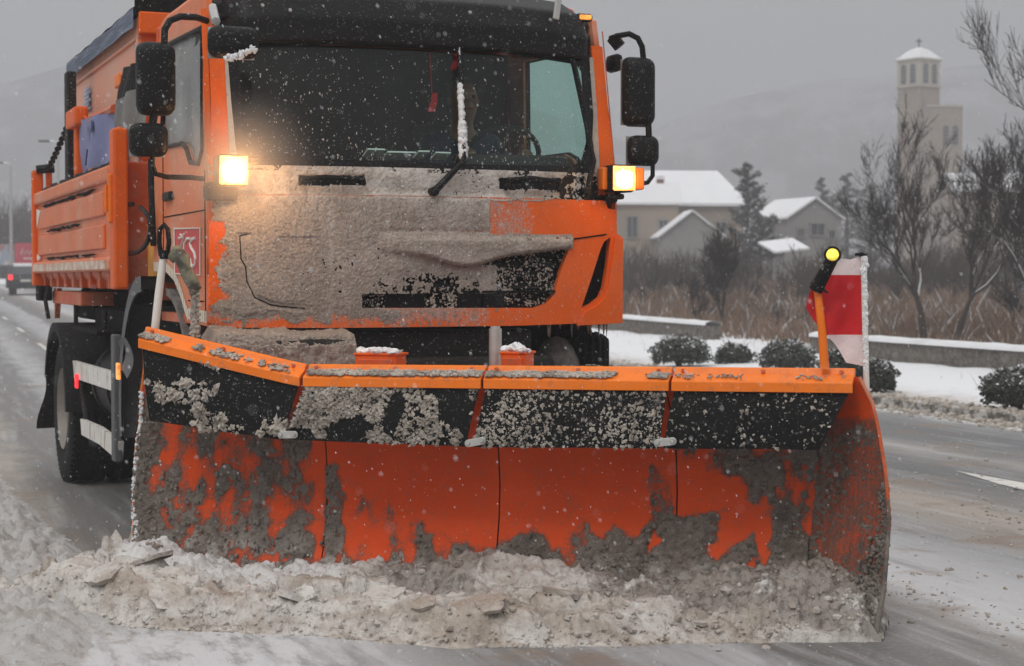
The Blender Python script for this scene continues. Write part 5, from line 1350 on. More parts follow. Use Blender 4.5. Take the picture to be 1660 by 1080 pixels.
# ---------------------------------------------------------------- tipper body
BX = -1.25
ya, yb = 2.30, 6.24
mb = MB()
mb.box((BX + .03, (ya + yb)/2, 1.92), (.05, yb - ya, .58)); mb.rbox((BX + .01, (ya + yb)/2, 2.165), (.075, yb - ya, .10), .02); mb.rbox((BX + .005, (ya + yb)/2, 1.605), (.085, yb - ya, .09), .02)
for z_ in (1.78, 1.99): mb.rbox((BX - .002, (ya + yb)/2 + .05, z_), (.022, yb - ya - .5, .155), .01)
sw = part('tipper_side', mb, M['orange_side'], bevel=.004)
mb = MB(); mb.box((1.22, (ya+yb)/2, 1.9), (.05, yb-ya, .62)); mb.box((0, yb, 1.9), (2.5, .05, .62)); part('tipper_side', mb, M['orange_body'])
mb = MB(); mb.grid(40, 1, lambda a, b: (BX - .0395, ya + .03 + a * (yb - ya - .06), 1.575 + b * .055)); obj('dirty_reflective_strip', mb, M['bodystrip'], sw)
def crackline(y0, y1, z_, wob, seed, d=-.016, w0=.008):
    mb = MB(); n = 50; pts = []; rs = []
    for i in range(n + 1):
        t = i / n; pts.append((BX + d, y0 + (y1 - y0) * t, z_ + wob * noise.noise(Vector((t * 9, seed, 0))))); rs.append(max(.001, w0 * (1 + 1.1 * noise.noise(Vector((t * 14, seed + 5, 0))))) * min(1, 12 * t, 12 * (1 - t)) + .0005)
    mb.tube(pts, rs, 5); return mb
obj('dark_seam', crackline(2.9, 5.9, 2.088, .012, 1, -.008, .010), M['chassis'], sw); obj('dark_seam', crackline(3.6, 5.5, 1.885, .012, 2, -.014, .010), M['chassis'], sw); obj('dark_seam', crackline(2.9, 5.7, 1.672, .008, 3, -.008, .008), M['chassis'], sw)
obj('rubber_lip', crackline(2.35, 6.2, 2.222, .012, 4, .02, .020), M['dark'], sw)
mb = MB()
for zc, s_ in ((2.0, 1), (1.74, -1)): mb.add([(BX - .016, 6.12, zc + .10 * (s_ > 0) - .02), (BX - .016, 5.86, zc + .06 * s_), (BX - .016, 6.12, zc - .08)], [(0,1,2)])
obj('white_corner_mark', mb, M['white'], sw)
mb = MB(); mb.rbox((0, (ya+yb)/2, 1.50), (2.38, yb - ya + .1, .10), .02)
for k in range(9): mb.rbox((BX + .07, 2.6 + k * .42, 1.505), (.10, .07, .11), .01)
part('tipper_floor', mb, M['orange_body'])
mb = MB(); mb.grid(60, 6, lambda a, b: (BX + .03 + .10 * b * b, 2.25 + a * 4.0, 1.56 - .11 * b)); part('floor_skirt', mb, M['orange_body'], smooth=True)
mb = MB(); mb.rbox((0, 2.26, 1.86), (2.40, .06, .74), .01)
for x_ in (-.7, -.2, .3, .8): mb.rbox((x_, 2.21, 1.86), (.07, .06, .70), .01)
part('tipper_headboard', mb, M['orange_body'])
p0, p1 = tx(190, 207, BX), tx(190, 468, BX)
mb = MB(); mb.rbox((BX + .02, 2.17, (p0.z + 1.45) / 2), (.09, .16, p0.z - 1.45), .015); pst = part('front_post', mb, M['orange'])
mb = MB(); mb.rbox((BX - .035, 2.15, 2.0), (.03, .05, .30), .012); mb.tube([(BX - .06, 2.15, 1.92), (BX - .06, 2.15, 2.08)], .012, 6); obj('latch', mb, M['orange_edge'], pst)
mb = MB(); mb.rbox((BX + .01, 6.29, 1.93), (.09, .09, .95), .015); mb.rbox((BX + .10, 6.25, 2.3), (.05, .05, .30), .01); rp = part('rear_post', mb, M['orange'])
mb = MB(); mb.tube([(BX + .0, 6.25, 2.41), (BX + .14, 6.22, 2.42)], .035, 8); obj('post_cap', mb, M['dark'], rp)
mb = MB(); mb.rbox((BX, 5.80, 1.40), (.10, .26, .12), .01); mb.rbox((0, 4.2, 1.38), (1.9, 3.4, .12), .02); mb.rbox((-.5, 3.4, 1.22), (1.2, 1.4, .18), .02); mb.rbox((-.6, 4.9, 1.27), (.9, .9, .12), .02); part('subframe', mb, M['chassis'])
mb = MB(); mb.rbox((-1.06, 5.0, 1.37), (.25, 1.6, .10), .01); mb.add([(-1.18, 5.55, 1.44), (-1.18, 5.75, 1.44), (-1.18, 5.70, 1.20), (-1.14, 5.55, 1.44), (-1.14, 5.75, 1.44), (-1.14, 5.70, 1.20)], [(0,1,2),(3,4,5),(0,1,4,3),(1,2,5,4),(2,0,3,5)]); part('red_subframe', mb, M['orange_body'])
for st_ in ([(-1.15, 4.7, 1.36), (-1.15, 4.7, 1.18)], [(-1.15, 3.3, 1.3), (-1.15, 3.3, 1.18)], [(-1.24, 5.62, 1.45), (-1.26, 5.62, 1.34), (-1.24, 5.6, 1.2)]): mb = MB(); mb.tube(st_, .018, 6); part('fender_stay', mb, M['dark'])
# chain from the rear post up to the tall post
a_, b_, c_ = Vector((BX + .02, 6.25, 2.42)), tx(80, 267, BX + .05), tx(109, 206, -1.15)
mb = MB(); pts = []
for i in range(27):
    t = i / 26; p = a_.lerp(b_, t / .35) if t < .35 else b_.lerp(Vector(c_), (t - .35) / .65); p = Vector(p); p.z -= .02 * math.sin(t * PI); pts.append(p)
for i, (p, n_) in enumerate(zip(pts, pts[1:])):
    d = (n_ - p).normalized(); s_ = d.cross(Vector((0,0,1))).normalized() if i % 2 else d.cross(d.cross(Vector((0,0,1)))).normalized(); m_ = (p + n_) / 2; L_ = (n_ - p).length * .72
    mb.tube([m_ + d * L_ * math.cos(k * PI/5) + s_ * .022 * math.sin(k * PI/5) for k in range(11)], .008, 4, cap=False)
part('chain', mb, M['dark'])
# tall dark post and its orange neighbour at the back of the load bay
pz0 = tx(115, 285, -1.15); pz1 = tx(115, 127, -1.15)
mb = MB(); mb.rbox((-1.15, pz0.y, (pz0.z + pz1.z)/2 - .1), (.07, .16, pz1.z - pz0.z + .3), .012); part('tall_post', mb, M['dark'])
pz0 = tx(128, 285, -1.12); pz1 = tx(128, 184, -1.12)
mb = MB(); mb.rbox((-1.12, pz0.y, (pz0.z + pz1.z)/2 - .1), (.06, .13, pz1.z - pz0.z + .2), .012); mb.rbox((-1.14, pz0.y - .05, pz1.z - .04), (.10, .5, .14), .02); part('orange_post', mb, M['orange'])

# behind the cab: yellow tank, hoses, pipe, box
p0, p1 = tx(231, 330, -.98), tx(231, 436, -.98)
mb = MB(); mb.lathe([(1.45,0),(1.45,.13),(1.47,.15),(1.86,.15),(1.93,.11),(1.96,.05),(2.04,.05),(2.04,0)], (-.96, 1.86, 0), 'z', 28); part('yellow_tank', mb, M['yellow'], smooth='auto')
mb = MB(); mb.rbox((-.96, 1.86, 2.10), (.22, .12, .07), .01); part('tank_handle', mb, M['dark'])
hp = [tx(212 + 32 * math.cos(t), 371 + 40 * math.sin(t), -1.17) for t in [R(a) for a in range(-60, 290, 14)]]
mb = MB(); mb.tube(hp, .014, 7); part('hose', mb, M['black'], smooth='auto')
mb = MB(); mb.tube([tx(*p, -1.14) for p in ((193, 330), (195, 380), (198, 410), (190, 425))], .016, 7); part('hose', mb, M['black'], smooth='auto')
mb = MB(); mb.tube([tx(*p, -1.13) for p in ((246, 258), (246, 300), (248, 350), (250, 398))], .022, 8); part('air_pipe', mb, M['black'], smooth='auto')
mb = MB(); mb.rbox((-.95, 1.87, 1.42), (.50, .36, .13), .02); part('toolbox', mb, M['dark'])
mb = MB()
for k, (px, py) in enumerate(((205, 392), (208, 402), (203, 412), (210, 420), (207, 430), (214, 436))): p = tx(px, py, -1.1); lump(mb, p, .045, k, 2, .8)
raw('snow_on_toolbox', mb, M['clump'], truck, smooth=True)

# ---------------------------------------------------------------- salt spreader standing in the tipper body
SO = Vector((0, 4.25, 1.56)); spr = empty('salt_spreader', 'pale orange hopper with a blue tarpaulin cover standing in the tipper body', 'salt spreader', T.wor(SO), T.a)
def spart(name, mb, m, parent=None, **k):
    if parent is None or True: mb.v = [(x - SO.x, y - SO.y, z - SO.z) for x, y, z in mb.v]
    return obj(name, mb, m, parent or spr, **k)
y0, y1 = 2.72, 5.82
mb = MB(); sec = [(-.55, 1.60), (-.98, 2.25), (-1.0, 3.20), (1.0, 3.20), (.98, 2.25), (.55, 1.60)]
mb.prism(sec, lambda a, b, h: (a, h, b), y0, y1); mb.rbox((-1.005, (y0+y1)/2, 3.06), (.03, y1 - y0, .02), .008); mb.rbox((-1.005, y0 + .04, 2.7), (.03, .05, .95), .008)
hop = spart('hopper', mb, M['hopper'], bevel=.006)
mb = MB(); mb.box((0, y0 - .012, 2.72), (2.0, .02, .96)); mb.rbox((0, y0 - .04, 2.87), (2.02, .06, .05), .01); mb.rbox((0, y0 - .04, 3.14), (2.04, .08, .14), .01); spart('hopper_front', mb, M['orange'])
mb = MB()
def tp_(a, b):
    t = b * 2 - 1; return (t * 1.05, y0 - .03 + a * (y1 - y0 + .1), 3.24 + .11 * (1 - t * t) ** .5 + .004 * math.sin(a * 40) * abs(t))
mb.grid(60, 20, tp_)
for sg in (-1, 1): mb.grid(60, 5, lambda a, b: (sg * (1.05 - .008 * math.sin(b * 16 + a * 3)), y0 - .03 + a * (y1 - y0 + .1), 3.24 - .13 * b + .012 * noise.noise(Vector((a * 5, b, sg)))))
spart('tarpaulin_cover', mb, M['bluetarp'], smooth=True)
mb = MB(); mb.rbox((0, y0 + .02, 3.33), (1.9, .12, .12), .04); mb.rbox((0, y0 - .03, 3.24), (2.08, .04, .12), .01); spart('cover_roller', mb, M['chassis'])
p_ = tx(197, 131, -1.02); mb = MB(); mb.rbox((-1.03, p_.y, p_.z), (.05, .20, .09), .012); spart('side_marker', mb, M['orange_edge'])
# blue print on hopper side
mb = MB()
for k in range(6):
    p_ = tx(138, 145 + k * 6.5, -1.02); mb.box((-1.006, p_.y, p_.z), (.006, .34 if k % 2 else .22, .025))
M['blueprint'] = plain('faded_blue_print', (.35,.40,.52), .6, bump=0); spart('faded_lettering', mb, M['blueprint'])
# cloth banner and folded grey tarpaulin lashed to the side
c4 = [tx(132, 198, -1.10), tx(186, 182, -1.10), tx(183, 262, -1.10), tx(133, 283, -1.10)]
def bil(a, b, c=c4):
    p = c[0].lerp(c[1], a).lerp(c[3].lerp(c[2], a), b); p.x += -.05 * math.sin(a * PI) * (1 - b * .4) - .02 * math.sin(a * 11 + b * 3); return p
mb = MB(); mb.grid(26, 16, bil); bn = spart('blue_cloth', mb, M['banner'], smooth=True)
mb = MB()
for poly in ([(.50,.04),(.56,.20),(.54,.42),(.50,.50),(.46,.38),(.45,.18)], [(.36,.16),(.40,.17),(.41,.40),(.36,.36)], [(.64,.10),(.68,.08),(.68,.30),(.63,.35)]):
    pp = [bil(a, b) for a, b in poly]; n_ = len(pp); mb.add([(p.x - .012, p.y, p.z) for p in pp], [tuple(range(n_))]); spart('dark_print', mb, M['print']); mb = MB()
mb.tube([(lambda p: (p.x - .01, p.y, p.z))(bil(.38, .6 + k * .08)) for k in range(5)], .006, 4); spart('dark_print', mb, M['print'])
g4 = [tx(192, 168, -1.12), tx(236, 140, -1.12), tx(240, 222, -1.12), tx(188, 214, -1.12)]
mb = MB(); mb.grid(14, 12, lambda a, b: bil(a, b, g4)); spart('grey_tarpaulin', mb, M['greytarp'], smooth=True)
g5 = [tx(206, 112, -1.06), tx(240, 100, -1.06), tx(236, 150, -1.06), tx(190, 168, -1.06)]
mb = MB(); mb.grid(14, 12, lambda a, b: bil(a, b, g5)); spart('dark_tarpaulin', mb, M['dark'], smooth=True)
mb = MB(); mb.tube([tx(*p, -1.10) for p in ((150, 190), (165, 186), (186, 176))], .03, 7); mb.tube([tx(*p, -1.12) for p in ((136, 188), (146, 198))], .012, 6); spart('rolled_strap', mb, M['orange_body'])
mb = MB(); mb.rbox((-1.16, tx(190, 235, -1.16).y, (tx(190, 207, -1.16).z + 2.2)/2), (.06, .26, tx(190, 207, -1.16).z - 2.2), .03); spart('lashing_bracket', mb, M['orange'])

# ================================================================ PLOUGH (x along the blade, y to its rear)
M['bladecrust0'] = snow('slush_on_blade_rim', (.26,.23,.20), (.13,.11,.095), (.4,.65), 8, .006, False, 90, (.06,.05,.045), .6)
plough = empty('snow_plough', 'wide orange snow plough blade with black rubber flaps, crusted with slush, pushing snow', 'snow plough', (P.o.x, P.o.y, 0), P.a)
def py_(px, py, y=0): return P.ky(px, py, y)
def pp(name, mb, m, parent=None, **k): return obj(name, mb, m, parent or plough, **k)
def ZT(u): return interp(u, [(-1.76, 1.250), (-.90, 1.075), (.0, 1.082), (1.7, 1.095)])
def PY(u, z):
    s = z / ZT(u); return interp(s, [(0, .14), (.08, .19), (.2, .245), (.35, .285), (.5, .30), (.65, .28), (.78, .22), (.88, .13), (.95, .05), (1, .0)])
def UL(z): return interp(z, [(0, -1.86), (.2, -1.93), (.45, -1.96), (.65, -1.95), (.95, -1.88), (1.1, -1.80), (1.26, -1.73)])
def UR(z): return interp(z, [(0, 1.42), (.4, 1.44), (.8, 1.48), (1.0, 1.57), (1.10, 1.64)])
def UF(z): return interp(z, [(0, 1.755), (.2, 1.79), (.5, 1.812), (.7, 1.795), (.9, 1.76), (1.0, 1.735), (1.13, 1.665)])
def mold(u, z, d=0.):
    # outward offset d along the face normal (to the front)
    dz = .01; g = (PY(u, z + dz) - PY(u, z - dz)) / (2 * dz) if .02 < z < ZT(u) - .02 else 0
    n = Vector((0, -1, g)).normalized(); return Vector((u, PY(u, z), z)) + n * d
BS = []
segs = [(-9, -.905), (-.897, -.024), (-.016, .826), (.834, 9)]
for i, (a0, a1) in enumerate(segs):
    mb = MB()
    def f(a, b, a0=a0, a1=a1):
        ul, ur = UL(b * 1.26), UR(b * 1.1)
        lo = max(a0, -9); u0 = a0 if a0 > -5 else None; u1 = a1 if a1 < 5 else None
        zt = 1.25 if a0 < -5 else 1.08
        u_l = u0 if u0 is not None else UL(b * 1.25); u_r = u1 if u1 is not None else UR(b * 1.09)
        u = u_l + a * (u_r - u_l); return mold(u, b * ZT(u))
    mb.grid(44, 60, f)
    nv_ = len(mb.v); nf = list(mb.f)
    mb.v += [(x, y + .022, z) for x, y, z in mb.v]
    cnt = {}
    for q_ in nf:
        for k in range(4): e = (q_[k], q_[(k+1) % 4]); cnt[e] = 1
    mb.f += [tuple(j + nv_ for j in reversed(q_)) for q_ in nf] + [(a, a + nv_, b + nv_, b) for (a, b) in cnt if (b, a) not in cnt]; mb.m = [0] * len(mb.f)
    BS.append(pp('blade_section', mb, M['orange_blade'], smooth='auto'))
for u in (-.901, -.02, .83): mb = MB(); mb.grid(1, 40, lambda a, b: (u - .012 + a * .024, PY(u, b * 1.05) + .012, b * 1.05)); pp('seam_backing', mb, M['chassis'])
mb = MB(); mb.grid(16, 40, lambda a, b: (lambda z: Vector((UR(z), PY(1.5, z), z)).lerp(Vector((UF(z), -.05 + .02 * b, z)), a) + Vector((.02 * math.sin(a * PI), 0, 0)))(b * 1.10)); ck = pp('end_cheek', mb, M['orange_blade'], smooth=True)
mb = MB(); mb.tube([(UF(z) + .004, -.052 + .02 * z, z) for z in [k * .055 for k in range(21)]], .008, 7); obj('cheek_edge', mb, M['orange_body'], ck, smooth='auto')
mb = MB(); rr = random.Random(5)
for k in range(620): z = rr.uniform(0, .75) ** 1.5; dd_ = abs(rr.gauss(0, 1)) * (.02 + .09 * sst(.5, .0, z)); lump(mb, (UF(z) - dd_ + .006, -.045 + .02 * z + dd_ * .7, z), rr.uniform(.004, .012) * (1 + .8 * sst(.3, .05, z)), k, 2, 1)
mb.tube([(UF(z) + .004, -.054 + .02 * z, z) for z in [k * .03 for k in range(21)]], [.014 + .004 * noise.noise(Vector((k * .9, 1, 1))) - .0004 * k for k in range(21)], 7)
raw('edge_slush', mb, M['bladecrust0'], ck, smooth=True, kind='stuff')
mb = MB(); mb.tube([(UL(z) - .003, PY(-1.8, z) + .01, z) for z in [k * .06 for k in range(21)]], .010, 6); pp('end_edge', mb, M['orange_edge'], smooth='auto')
mb = MB(); mb.rbox((-.2, .13, .03), (3.2, .03, .14), .004); pp('cutting_edge', mb, M['dark'])
# top rail of each section, bolts, rubber flap
cuts = [(-1.735, -.888), (-.872, .004), (.016, .868), (.880, 1.660)]
bot = [(-1.665, -.972), (-.945, -.062), (-.028, .832), (.848, 1.525)]
for i, ((a0, a1), (b0, b1)) in enumerate(zip(cuts, bot)):
    mb = MB(); n = 10
    P_ = lambda u, y, dz: (u, y, ZT(u) + dz)
    us = [a0 + (a1 - a0) * k / n for k in range(n + 1)]
    sec = [(.055, .028), (.038, .040), (.022, .036), (.012, .014), (-.040, -.012), (-.050, -.020), (-.050, -.062), (-.034, -.062), (-.034, -.028), (.02, -.008), (.055, .004)]
    vs = [P_(u, y, dz) for u in us for y, dz in sec]; m_ = len(sec)
    fs = [(k*m_ + j, k*m_ + (j+1) % m_, (k+1)*m_ + (j+1) % m_, (k+1)*m_ + j) for k in range(n) for j in range(m_)] + [tuple(range(m_)), tuple(n*m_ + j for j in reversed(range(m_)))]
    mb.add(vs, fs); rl = pp('top_rail', mb, M['orange_edge'], bevel=.003)
    for t in (.05, .5, .93):
        u = a0 + (a1 - a0) * t; mb = MB(); mb.lathe([(-.010, 0), (-.010, .008), (0, .010)], (u, .014, ZT(u) + .024), 'y', 8); obj('bolt', mb, M['orange_body'], rl)
    mb = MB()
    def fl(a, b):
        zt_ = lambda u: ZT(u) - .050
        u = a0 + .012 + (a1 - a0 - .024) * a; ub = b0 + (b1 - b0) * a; uu = u + (ub - u) * b
        zb_ = interp(ub, [(-1.67, .835), (-1.0, .765), (0, .758), (1.53, .792)])
        z = zt_(u) + (zb_ - zt_(u)) * b
        return (uu, -.030 - .035 * math.sin(b * 1.9) + .008 * math.sin(a * 9 + i) * b, z)
    mb.grid(30, 14, fl); k_ = len(mb.v); g_ = list(mb.f); mb.v += [(x, y + .010, z) for x, y, z in mb.v]
    cnt = set((q_[k], q_[(k+1) % 4]) for q_ in g_ for k in range(4))
    mb.f += [tuple(j + k_ for j in reversed(q_)) for q_ in g_] + [(a, a + k_, b + k_, b) for a, b in cnt if (b, a) not in cnt]; mb.m = [0] * len(mb.f)
    fo_ = pp('rubber_flap', mb, M['flap'], smooth='auto')
    # clods frozen on the flap
    mb = MB(); rr = random.Random(40 + i); dens = (900, 2600, 2000, 110)[i]
    for k in range(dens):
        a, b = rr.random(), rr.random()
        x, y, z = fl(a, b); cn = noise.noise(Vector((x * 3.2, z * 4.5, 3 + i))) + .6 * noise.noise(Vector((x * 11, z * 11, 5)))
        if i == 0:
            if cn + (.35 * b + .28 * a - .42) < .12: continue
            r_ = .003 + .017 * rr.random() ** 2.2
        elif i == 1:
            if cn + .35 * (1 - a) + .25 * (.8 - b) < .12: continue
            r_ = (.003 + .013 * rr.random() ** 2) * (1.1 - .4 * a)
        elif i == 2:
            if cn < -.05 and rr.random() < .6: continue
            r_ = .002 + .0075 * rr.random() ** 2
        else: r_ = rr.uniform(.003, .009)
        lump(mb, (x, y - r_ * .25, z), r_, k * .71 + i, 2 if r_ > .008 else 1, .9, 0, 1.9)
    raw('frozen_clods', mb, M['clump'], fo_, smooth=False, kind='stuff')
    # slush lying on the rail ledge
    mb = MB(); dn = (900, 1300, 1300, 330)[i]
    for k in range(dn):
        u = rr.uniform(a0 + .01, a1 - .01)
        if noise.noise(Vector((u * 5, 1, i))) + .3 * noise.noise(Vector((u * 17, 3, i))) < (-.10, -.30, -.35, -.05)[i] + .25 * rr.random(): continue
        r_ = .003 + .015 * rr.random() ** 1.8 if i < 3 else .002 + .006 * rr.random(); y = rr.uniform(-.044, .006)
        lump(mb, (u, y, ZT(u) + .002 + (y + .02) * .35 + r_ * .2), r_, k * .53 + i * 3, 1, .55)
    raw('ledge_slush', mb, M['clump'], rl, smooth=False, kind='stuff')
# steel links joining the flaps
for (px, py, ang) in ((466, 705, 2), (770, 717, 12), (1078, 717, 8)):
    c = py_(px, py, -.085); d = Vector((math.cos(R(ang)), 0, math.sin(R(ang)))); n_ = Vector((-d.z, 0, d.x)); r_, L_ = .017, .034
    pts = [c + d * L_ + (d * math.cos(t) + n_ * math.sin(t)) * r_ for t in [R(a) for a in range(-90, 91, 18)]] + [c - d * L_ - (d * math.cos(t) + n_ * math.sin(t)) * r_ for t in [R(a) for a in range(-90, 91, 18)]]
    mb = MB(); k_ = len(pts); mb.add([p for p in pts] + [p + Vector((0, .008, 0)) for p in pts], [tuple(range(k_)), tuple(range(2*k_-1, k_-1, -1))] + [(j, (j+1) % k_, k_ + (j+1) % k_, k_ + j) for j in range(k_)])
    lk = pp('flap_link', mb, M['steel'], bevel=.002)
    for s_ in (-1, 1): mb = MB(); q_ = c + d * L_ * s_; mb.lathe([(-.010, 0), (-.009, .008), (-.004, .011), (0, .011)], q_, 'y', 12); obj('rivet', mb, M['steel'], lk, smooth='auto')
# rear frame
mb = MB()
for u in (-1.5, -1.0, -.5, 0, .5, 1.0, 1.4): mb.prism([(PY(u, z) + .022, z) for z in (.05, .25, .45, .65, .85, 1.0)] + [(.38, .9), (.42, .5), (.36, .1)], lambda a, b, h, u=u: (u + h, a, b), -.008, .008)
mb.rbox((-.1, .44, .35), (2.9, .12, .14), .02); mb.rbox((-.1, .42, .82), (2.9, .08, .10), .02); pp('rear_frame', mb, M['orange_body'])
mb = MB(); q0, q1 = py_(803, 600, .50), py_(803, 533, .50); mb.tube([(q0.x, .50, .40), (q0.x, .50, q1.z)], .031, 14); mb.tube([(q0.x, .50, q1.z - .006), (q0.x, .50, q1.z + .012)], .024, 14)
lf = pp('lift_cylinder', mb, M['steel'], smooth='auto')
mb = MB(); mb.rbox((.1, .9, .62), (.9, .9, .16), .04); mb.tube([(-.5, .5, .5), (-.35, 1.4, .7)], .05, 8); mb.tube([(.7, .5, .5), (.35, 1.3, .7)], .05, 8); pp('push_frame', mb, M['dark'])
for px0, px1, pyt in ((580, 647, 573), (815, 856, 571)):
    a_, b_ = py_(px0, pyt, .30), py_(px1, pyt, .30); mb = MB(); w2 = b_.x - a_.x
    mb.rbox(((a_.x + b_.x)/2, .33, a_.z - .06), (w2, .14, .12), .01); mb.rbox(((a_.x + b_.x)/2, .335, a_.z - .002), (w2 + .01, .16, .012), .004); mb.rbox(((a_.x+b_.x)/2, .255, a_.z - .07), (w2 * .82, .012, .09), .003, m=1)
    bk = pp('red_bracket', mb, [M['orange'], M['orange_body']])
    mb = MB(); rr = random.Random(px0)
    for k in range(26): t = rr.gauss(.5, .2); t = min(.92, max(.08, t)); lump(mb, (a_.x + w2 * t, .31 + rr.uniform(-.05, .04), a_.z + .006 + (.028 if px0 > 700 else .014) * max(0, 1 - abs(t - .5) * 2.2) * rr.random()), rr.uniform(.014, .03), k + px0, 2, .7)
    raw('bracket_snow', mb, M['cleansnow'], bk, smooth=True)

# slush crust on the blade
def pproj(v): return proj(P.wor(v))
def blade_mask(u, z):
    px, py = pproj(mold(u, z)); n = fbm(u * 3.0, z * 3.0, 11, 6) * 1.2; n2 = fbm(u * 10, z * 6, 4, 6) * 1.6
    bot_ = 1.5 * sst(815, 925, py + 46 * n + 24 * n2) if px > 528 else 0
    if px < 528:
        m = .04 + .30 * sst(780, 900, py) + .55 * n + .55 * n2 + .40 * sst(250, 222, px)
        if px < 262 and py < 690: m = -.02 + .5 * n2 + .25 * sst(600, 690, py)
        if px > 508: m -= .9 * sst(505, 516, px) * (1 if py < 790 or 845 < py < 905 else .2)
        if 400 < px < 520 and 850 < py < 910: m -= .35
    elif px < 1092:
        m = -.95 + .35 * n + .2 * n2 + bot_ * .9
        m += 1.15 * sst(566, 545, px + 14 * n2) * sst(735, 760, py) * sst(905, 880, py)
        m += 1.15 * sst(1035, 1060, px + 24 * n2) * sst(740, 770, py + 20 * n2)
        m += .75 * max(0, 1 - math.hypot((px - 690) / 34, (py - 855) / 32)) + .6 * max(0, 1 - math.hypot((px - 765) / 20, (py - 845) / 24)) + .8 * max(0, 1 - math.hypot((px - 870) / 42, (py - 880) / 38))
    else:
        m = -.12 + 1.05 * n + .75 * n2 + .60 * sst(1195, 1290, px) + bot_ * .7
        if px < 1215 and py > 770: m -= .42 - bot_ * .3
        if px < 1112: m -= .25
    return m
for o_ in BS: paint_attr(o_, 'grime', lambda co: max(-.3, min(.8, .52 + .62 * blade_mask(co.x, co.z))) if co.z < .9 or co.x < -1.6 else 0.)
U0, U1, ST = -1.97, 1.50, .0062
nu = int((U1 - U0) / ST); nv = int(1.20 / ST)
def crustmesh(nu, nv, fn, mask, name, mat_, par, seed=0, thick=.014):
    mb = MB(); V = []
    for j in range(nv + 1):
        for i in range(nu + 1):
            a, b = i / nu, j / nv; q_ = fn(a, b, 0)
            if q_ is None: V.append(-9); mb.v.append((0, 0, 0)); continue
            m = mask(a, b); k = m + .22 * noise.noise(Vector((q_.x * 30, q_.z * 30, seed + 1))) + .14 * noise.noise(Vector((q_.x * 70, q_.z * 70, seed + 7)))
            k += .34 * fbm(q_.x * 45, q_.z * 38, seed, 3) - .16; V.append(k); t = .0015 + thick * min(1.3, max(0, k)) + (.009 * noise.noise(Vector((q_.x * 28, q_.z * 34, seed + 3))) + .008 * noise.noise(Vector((q_.x * 75, q_.z * 75, seed + 5))) + .004 * noise.noise(Vector((q_.x * 150, q_.z * 150, seed + 6)))) * min(1, max(0, k) * 2.5)
            q_ = fn(a, b, max(.001, t)); mb.v.append(tuple(q_))
    for j in range(nv):
        for i in range(nu):
            a = j * (nu + 1) + i; s_ = (V[a], V[a+1], V[a+nu+1], V[a+nu+2])
            if min(s_) > -5 and sum(s_) > 0: mb.f.append((a, a+1, a+nu+2, a+nu+1)); mb.m.append(0)
    return raw(name, mb, mat_, par, smooth=True, kind='stuff')
def bfn(a, b, t):
    u, z = U0 + a * (U1 - U0), b * 1.20
    if u < UL(z) - .004 or u > UR(z) or z > ZT(u) - .02: return None
    if z > (.86 if u > -1.66 else 1.22) : return None
    return mold(u, z, t)
q = MT('road_slush_crust', (.19,.155,.128), .5, spec=.5)
q.mix(q.ramp(q.noise(5, 8, .7), .42, .62, 0, .8), (.11,.087,.070)); q.mix(q.ramp(q.noise(30, 6, .75), .48, .64, 0, .8), (.055,.043,.035)); q.mix(q.ramp(q.noise(60, 5, .75), .56, .68, 0, .7), (.48,.44,.40))
q.mix(q.math('MULTIPLY', q.ramp(q.math('ADD', q.axis('Z'), q.math('MULTIPLY', q.noise(4, 5), .25)), .42, .20), q.ramp(q.noise(7, 6, .7), .42, .55)), (.50,.47,.44))
q.bump(q.noise(90, 5, .75), .8, .008); M['bladecrust'] = q.done()
crustmesh(nu, nv, bfn, lambda a, b: blade_mask(U0 + a * (U1 - U0), b * 1.20), 'slush_crust', M['bladecrust'], plough, 2)
mb = MB(); rr = random.Random(61)
for k in range(5200):
    u, z = rr.uniform(-1.95, 1.48), rr.uniform(.1, .84)
    if u < UL(z) or blade_mask(u, z) + .15 * noise.noise(Vector((u * 30, z * 30, 1))) < rr.uniform(.0, .55): continue
    p_ = mold(u, z, .012); lump(mb, p_, .002 + .010 * rr.random() ** 2.5, k, 1, 1)
raw('slush_splatter', mb, M['bladecrust0'], plough, kind='stuff')
def cfn(a, b, t):
    z = b * 1.08; p = Vector((UR(z), PY(1.5, z), z)).lerp(Vector((UF(z), -.05 + .02 * b, z)), a) + Vector((.02 * math.sin(a * PI), 0, 0))
    return p + Vector((-.45, -.55, 0)).normalized() * t
paint_attr(ck, 'grime', lambda co: .62 - .75 * sst(.90, .98, co.z))
def cmask(a, b):
    z = b * 1.08; n = fbm(a * 2.2 + 5, z * 4, 2, 3); f_ = fbm(a * 18, z * 45, 9, 3)
    m = .10 + .5 * n + .8 * f_ - .12 * sst(.62, .75, z) * sst(.2, .6, a + .5 * n)
    m -= 1.0 * sst(.86, .93, z + .1 * n); m += .9 * sst(.30, .14, z) + .35 * sst(.25, .0, a) * sst(.9, .8, z); m += .8 * max(0, 1 - math.hypot((a - .55) / .45, (z - .86) / .09)); m -= .35 * sst(.25, .5, a) * sst(.75, .6, z) * sst(.2, .35, z)
    return m - .3 * sst(.93, .97, a)
crustmesh(90, 200, cfn, cmask, 'slush_crust', M['bladecrust'], ck, 9, .006)
# white rime along the near end edge
mb = MB(); rr = random.Random(8)
for k in range(240):
    z = rr.uniform(.05, .95); lump(mb, (UL(z) + rr.uniform(-.004, .012 + .05 * sst(.4, .1, z)), PY(-1.9, z) - .004, z), rr.uniform(.004, .011) * (1 + .8 * sst(.4, .1, z)), k, 1, 1)
raw('edge_rime', mb, M['cleansnow'], plough, smooth=False, kind='stuff')

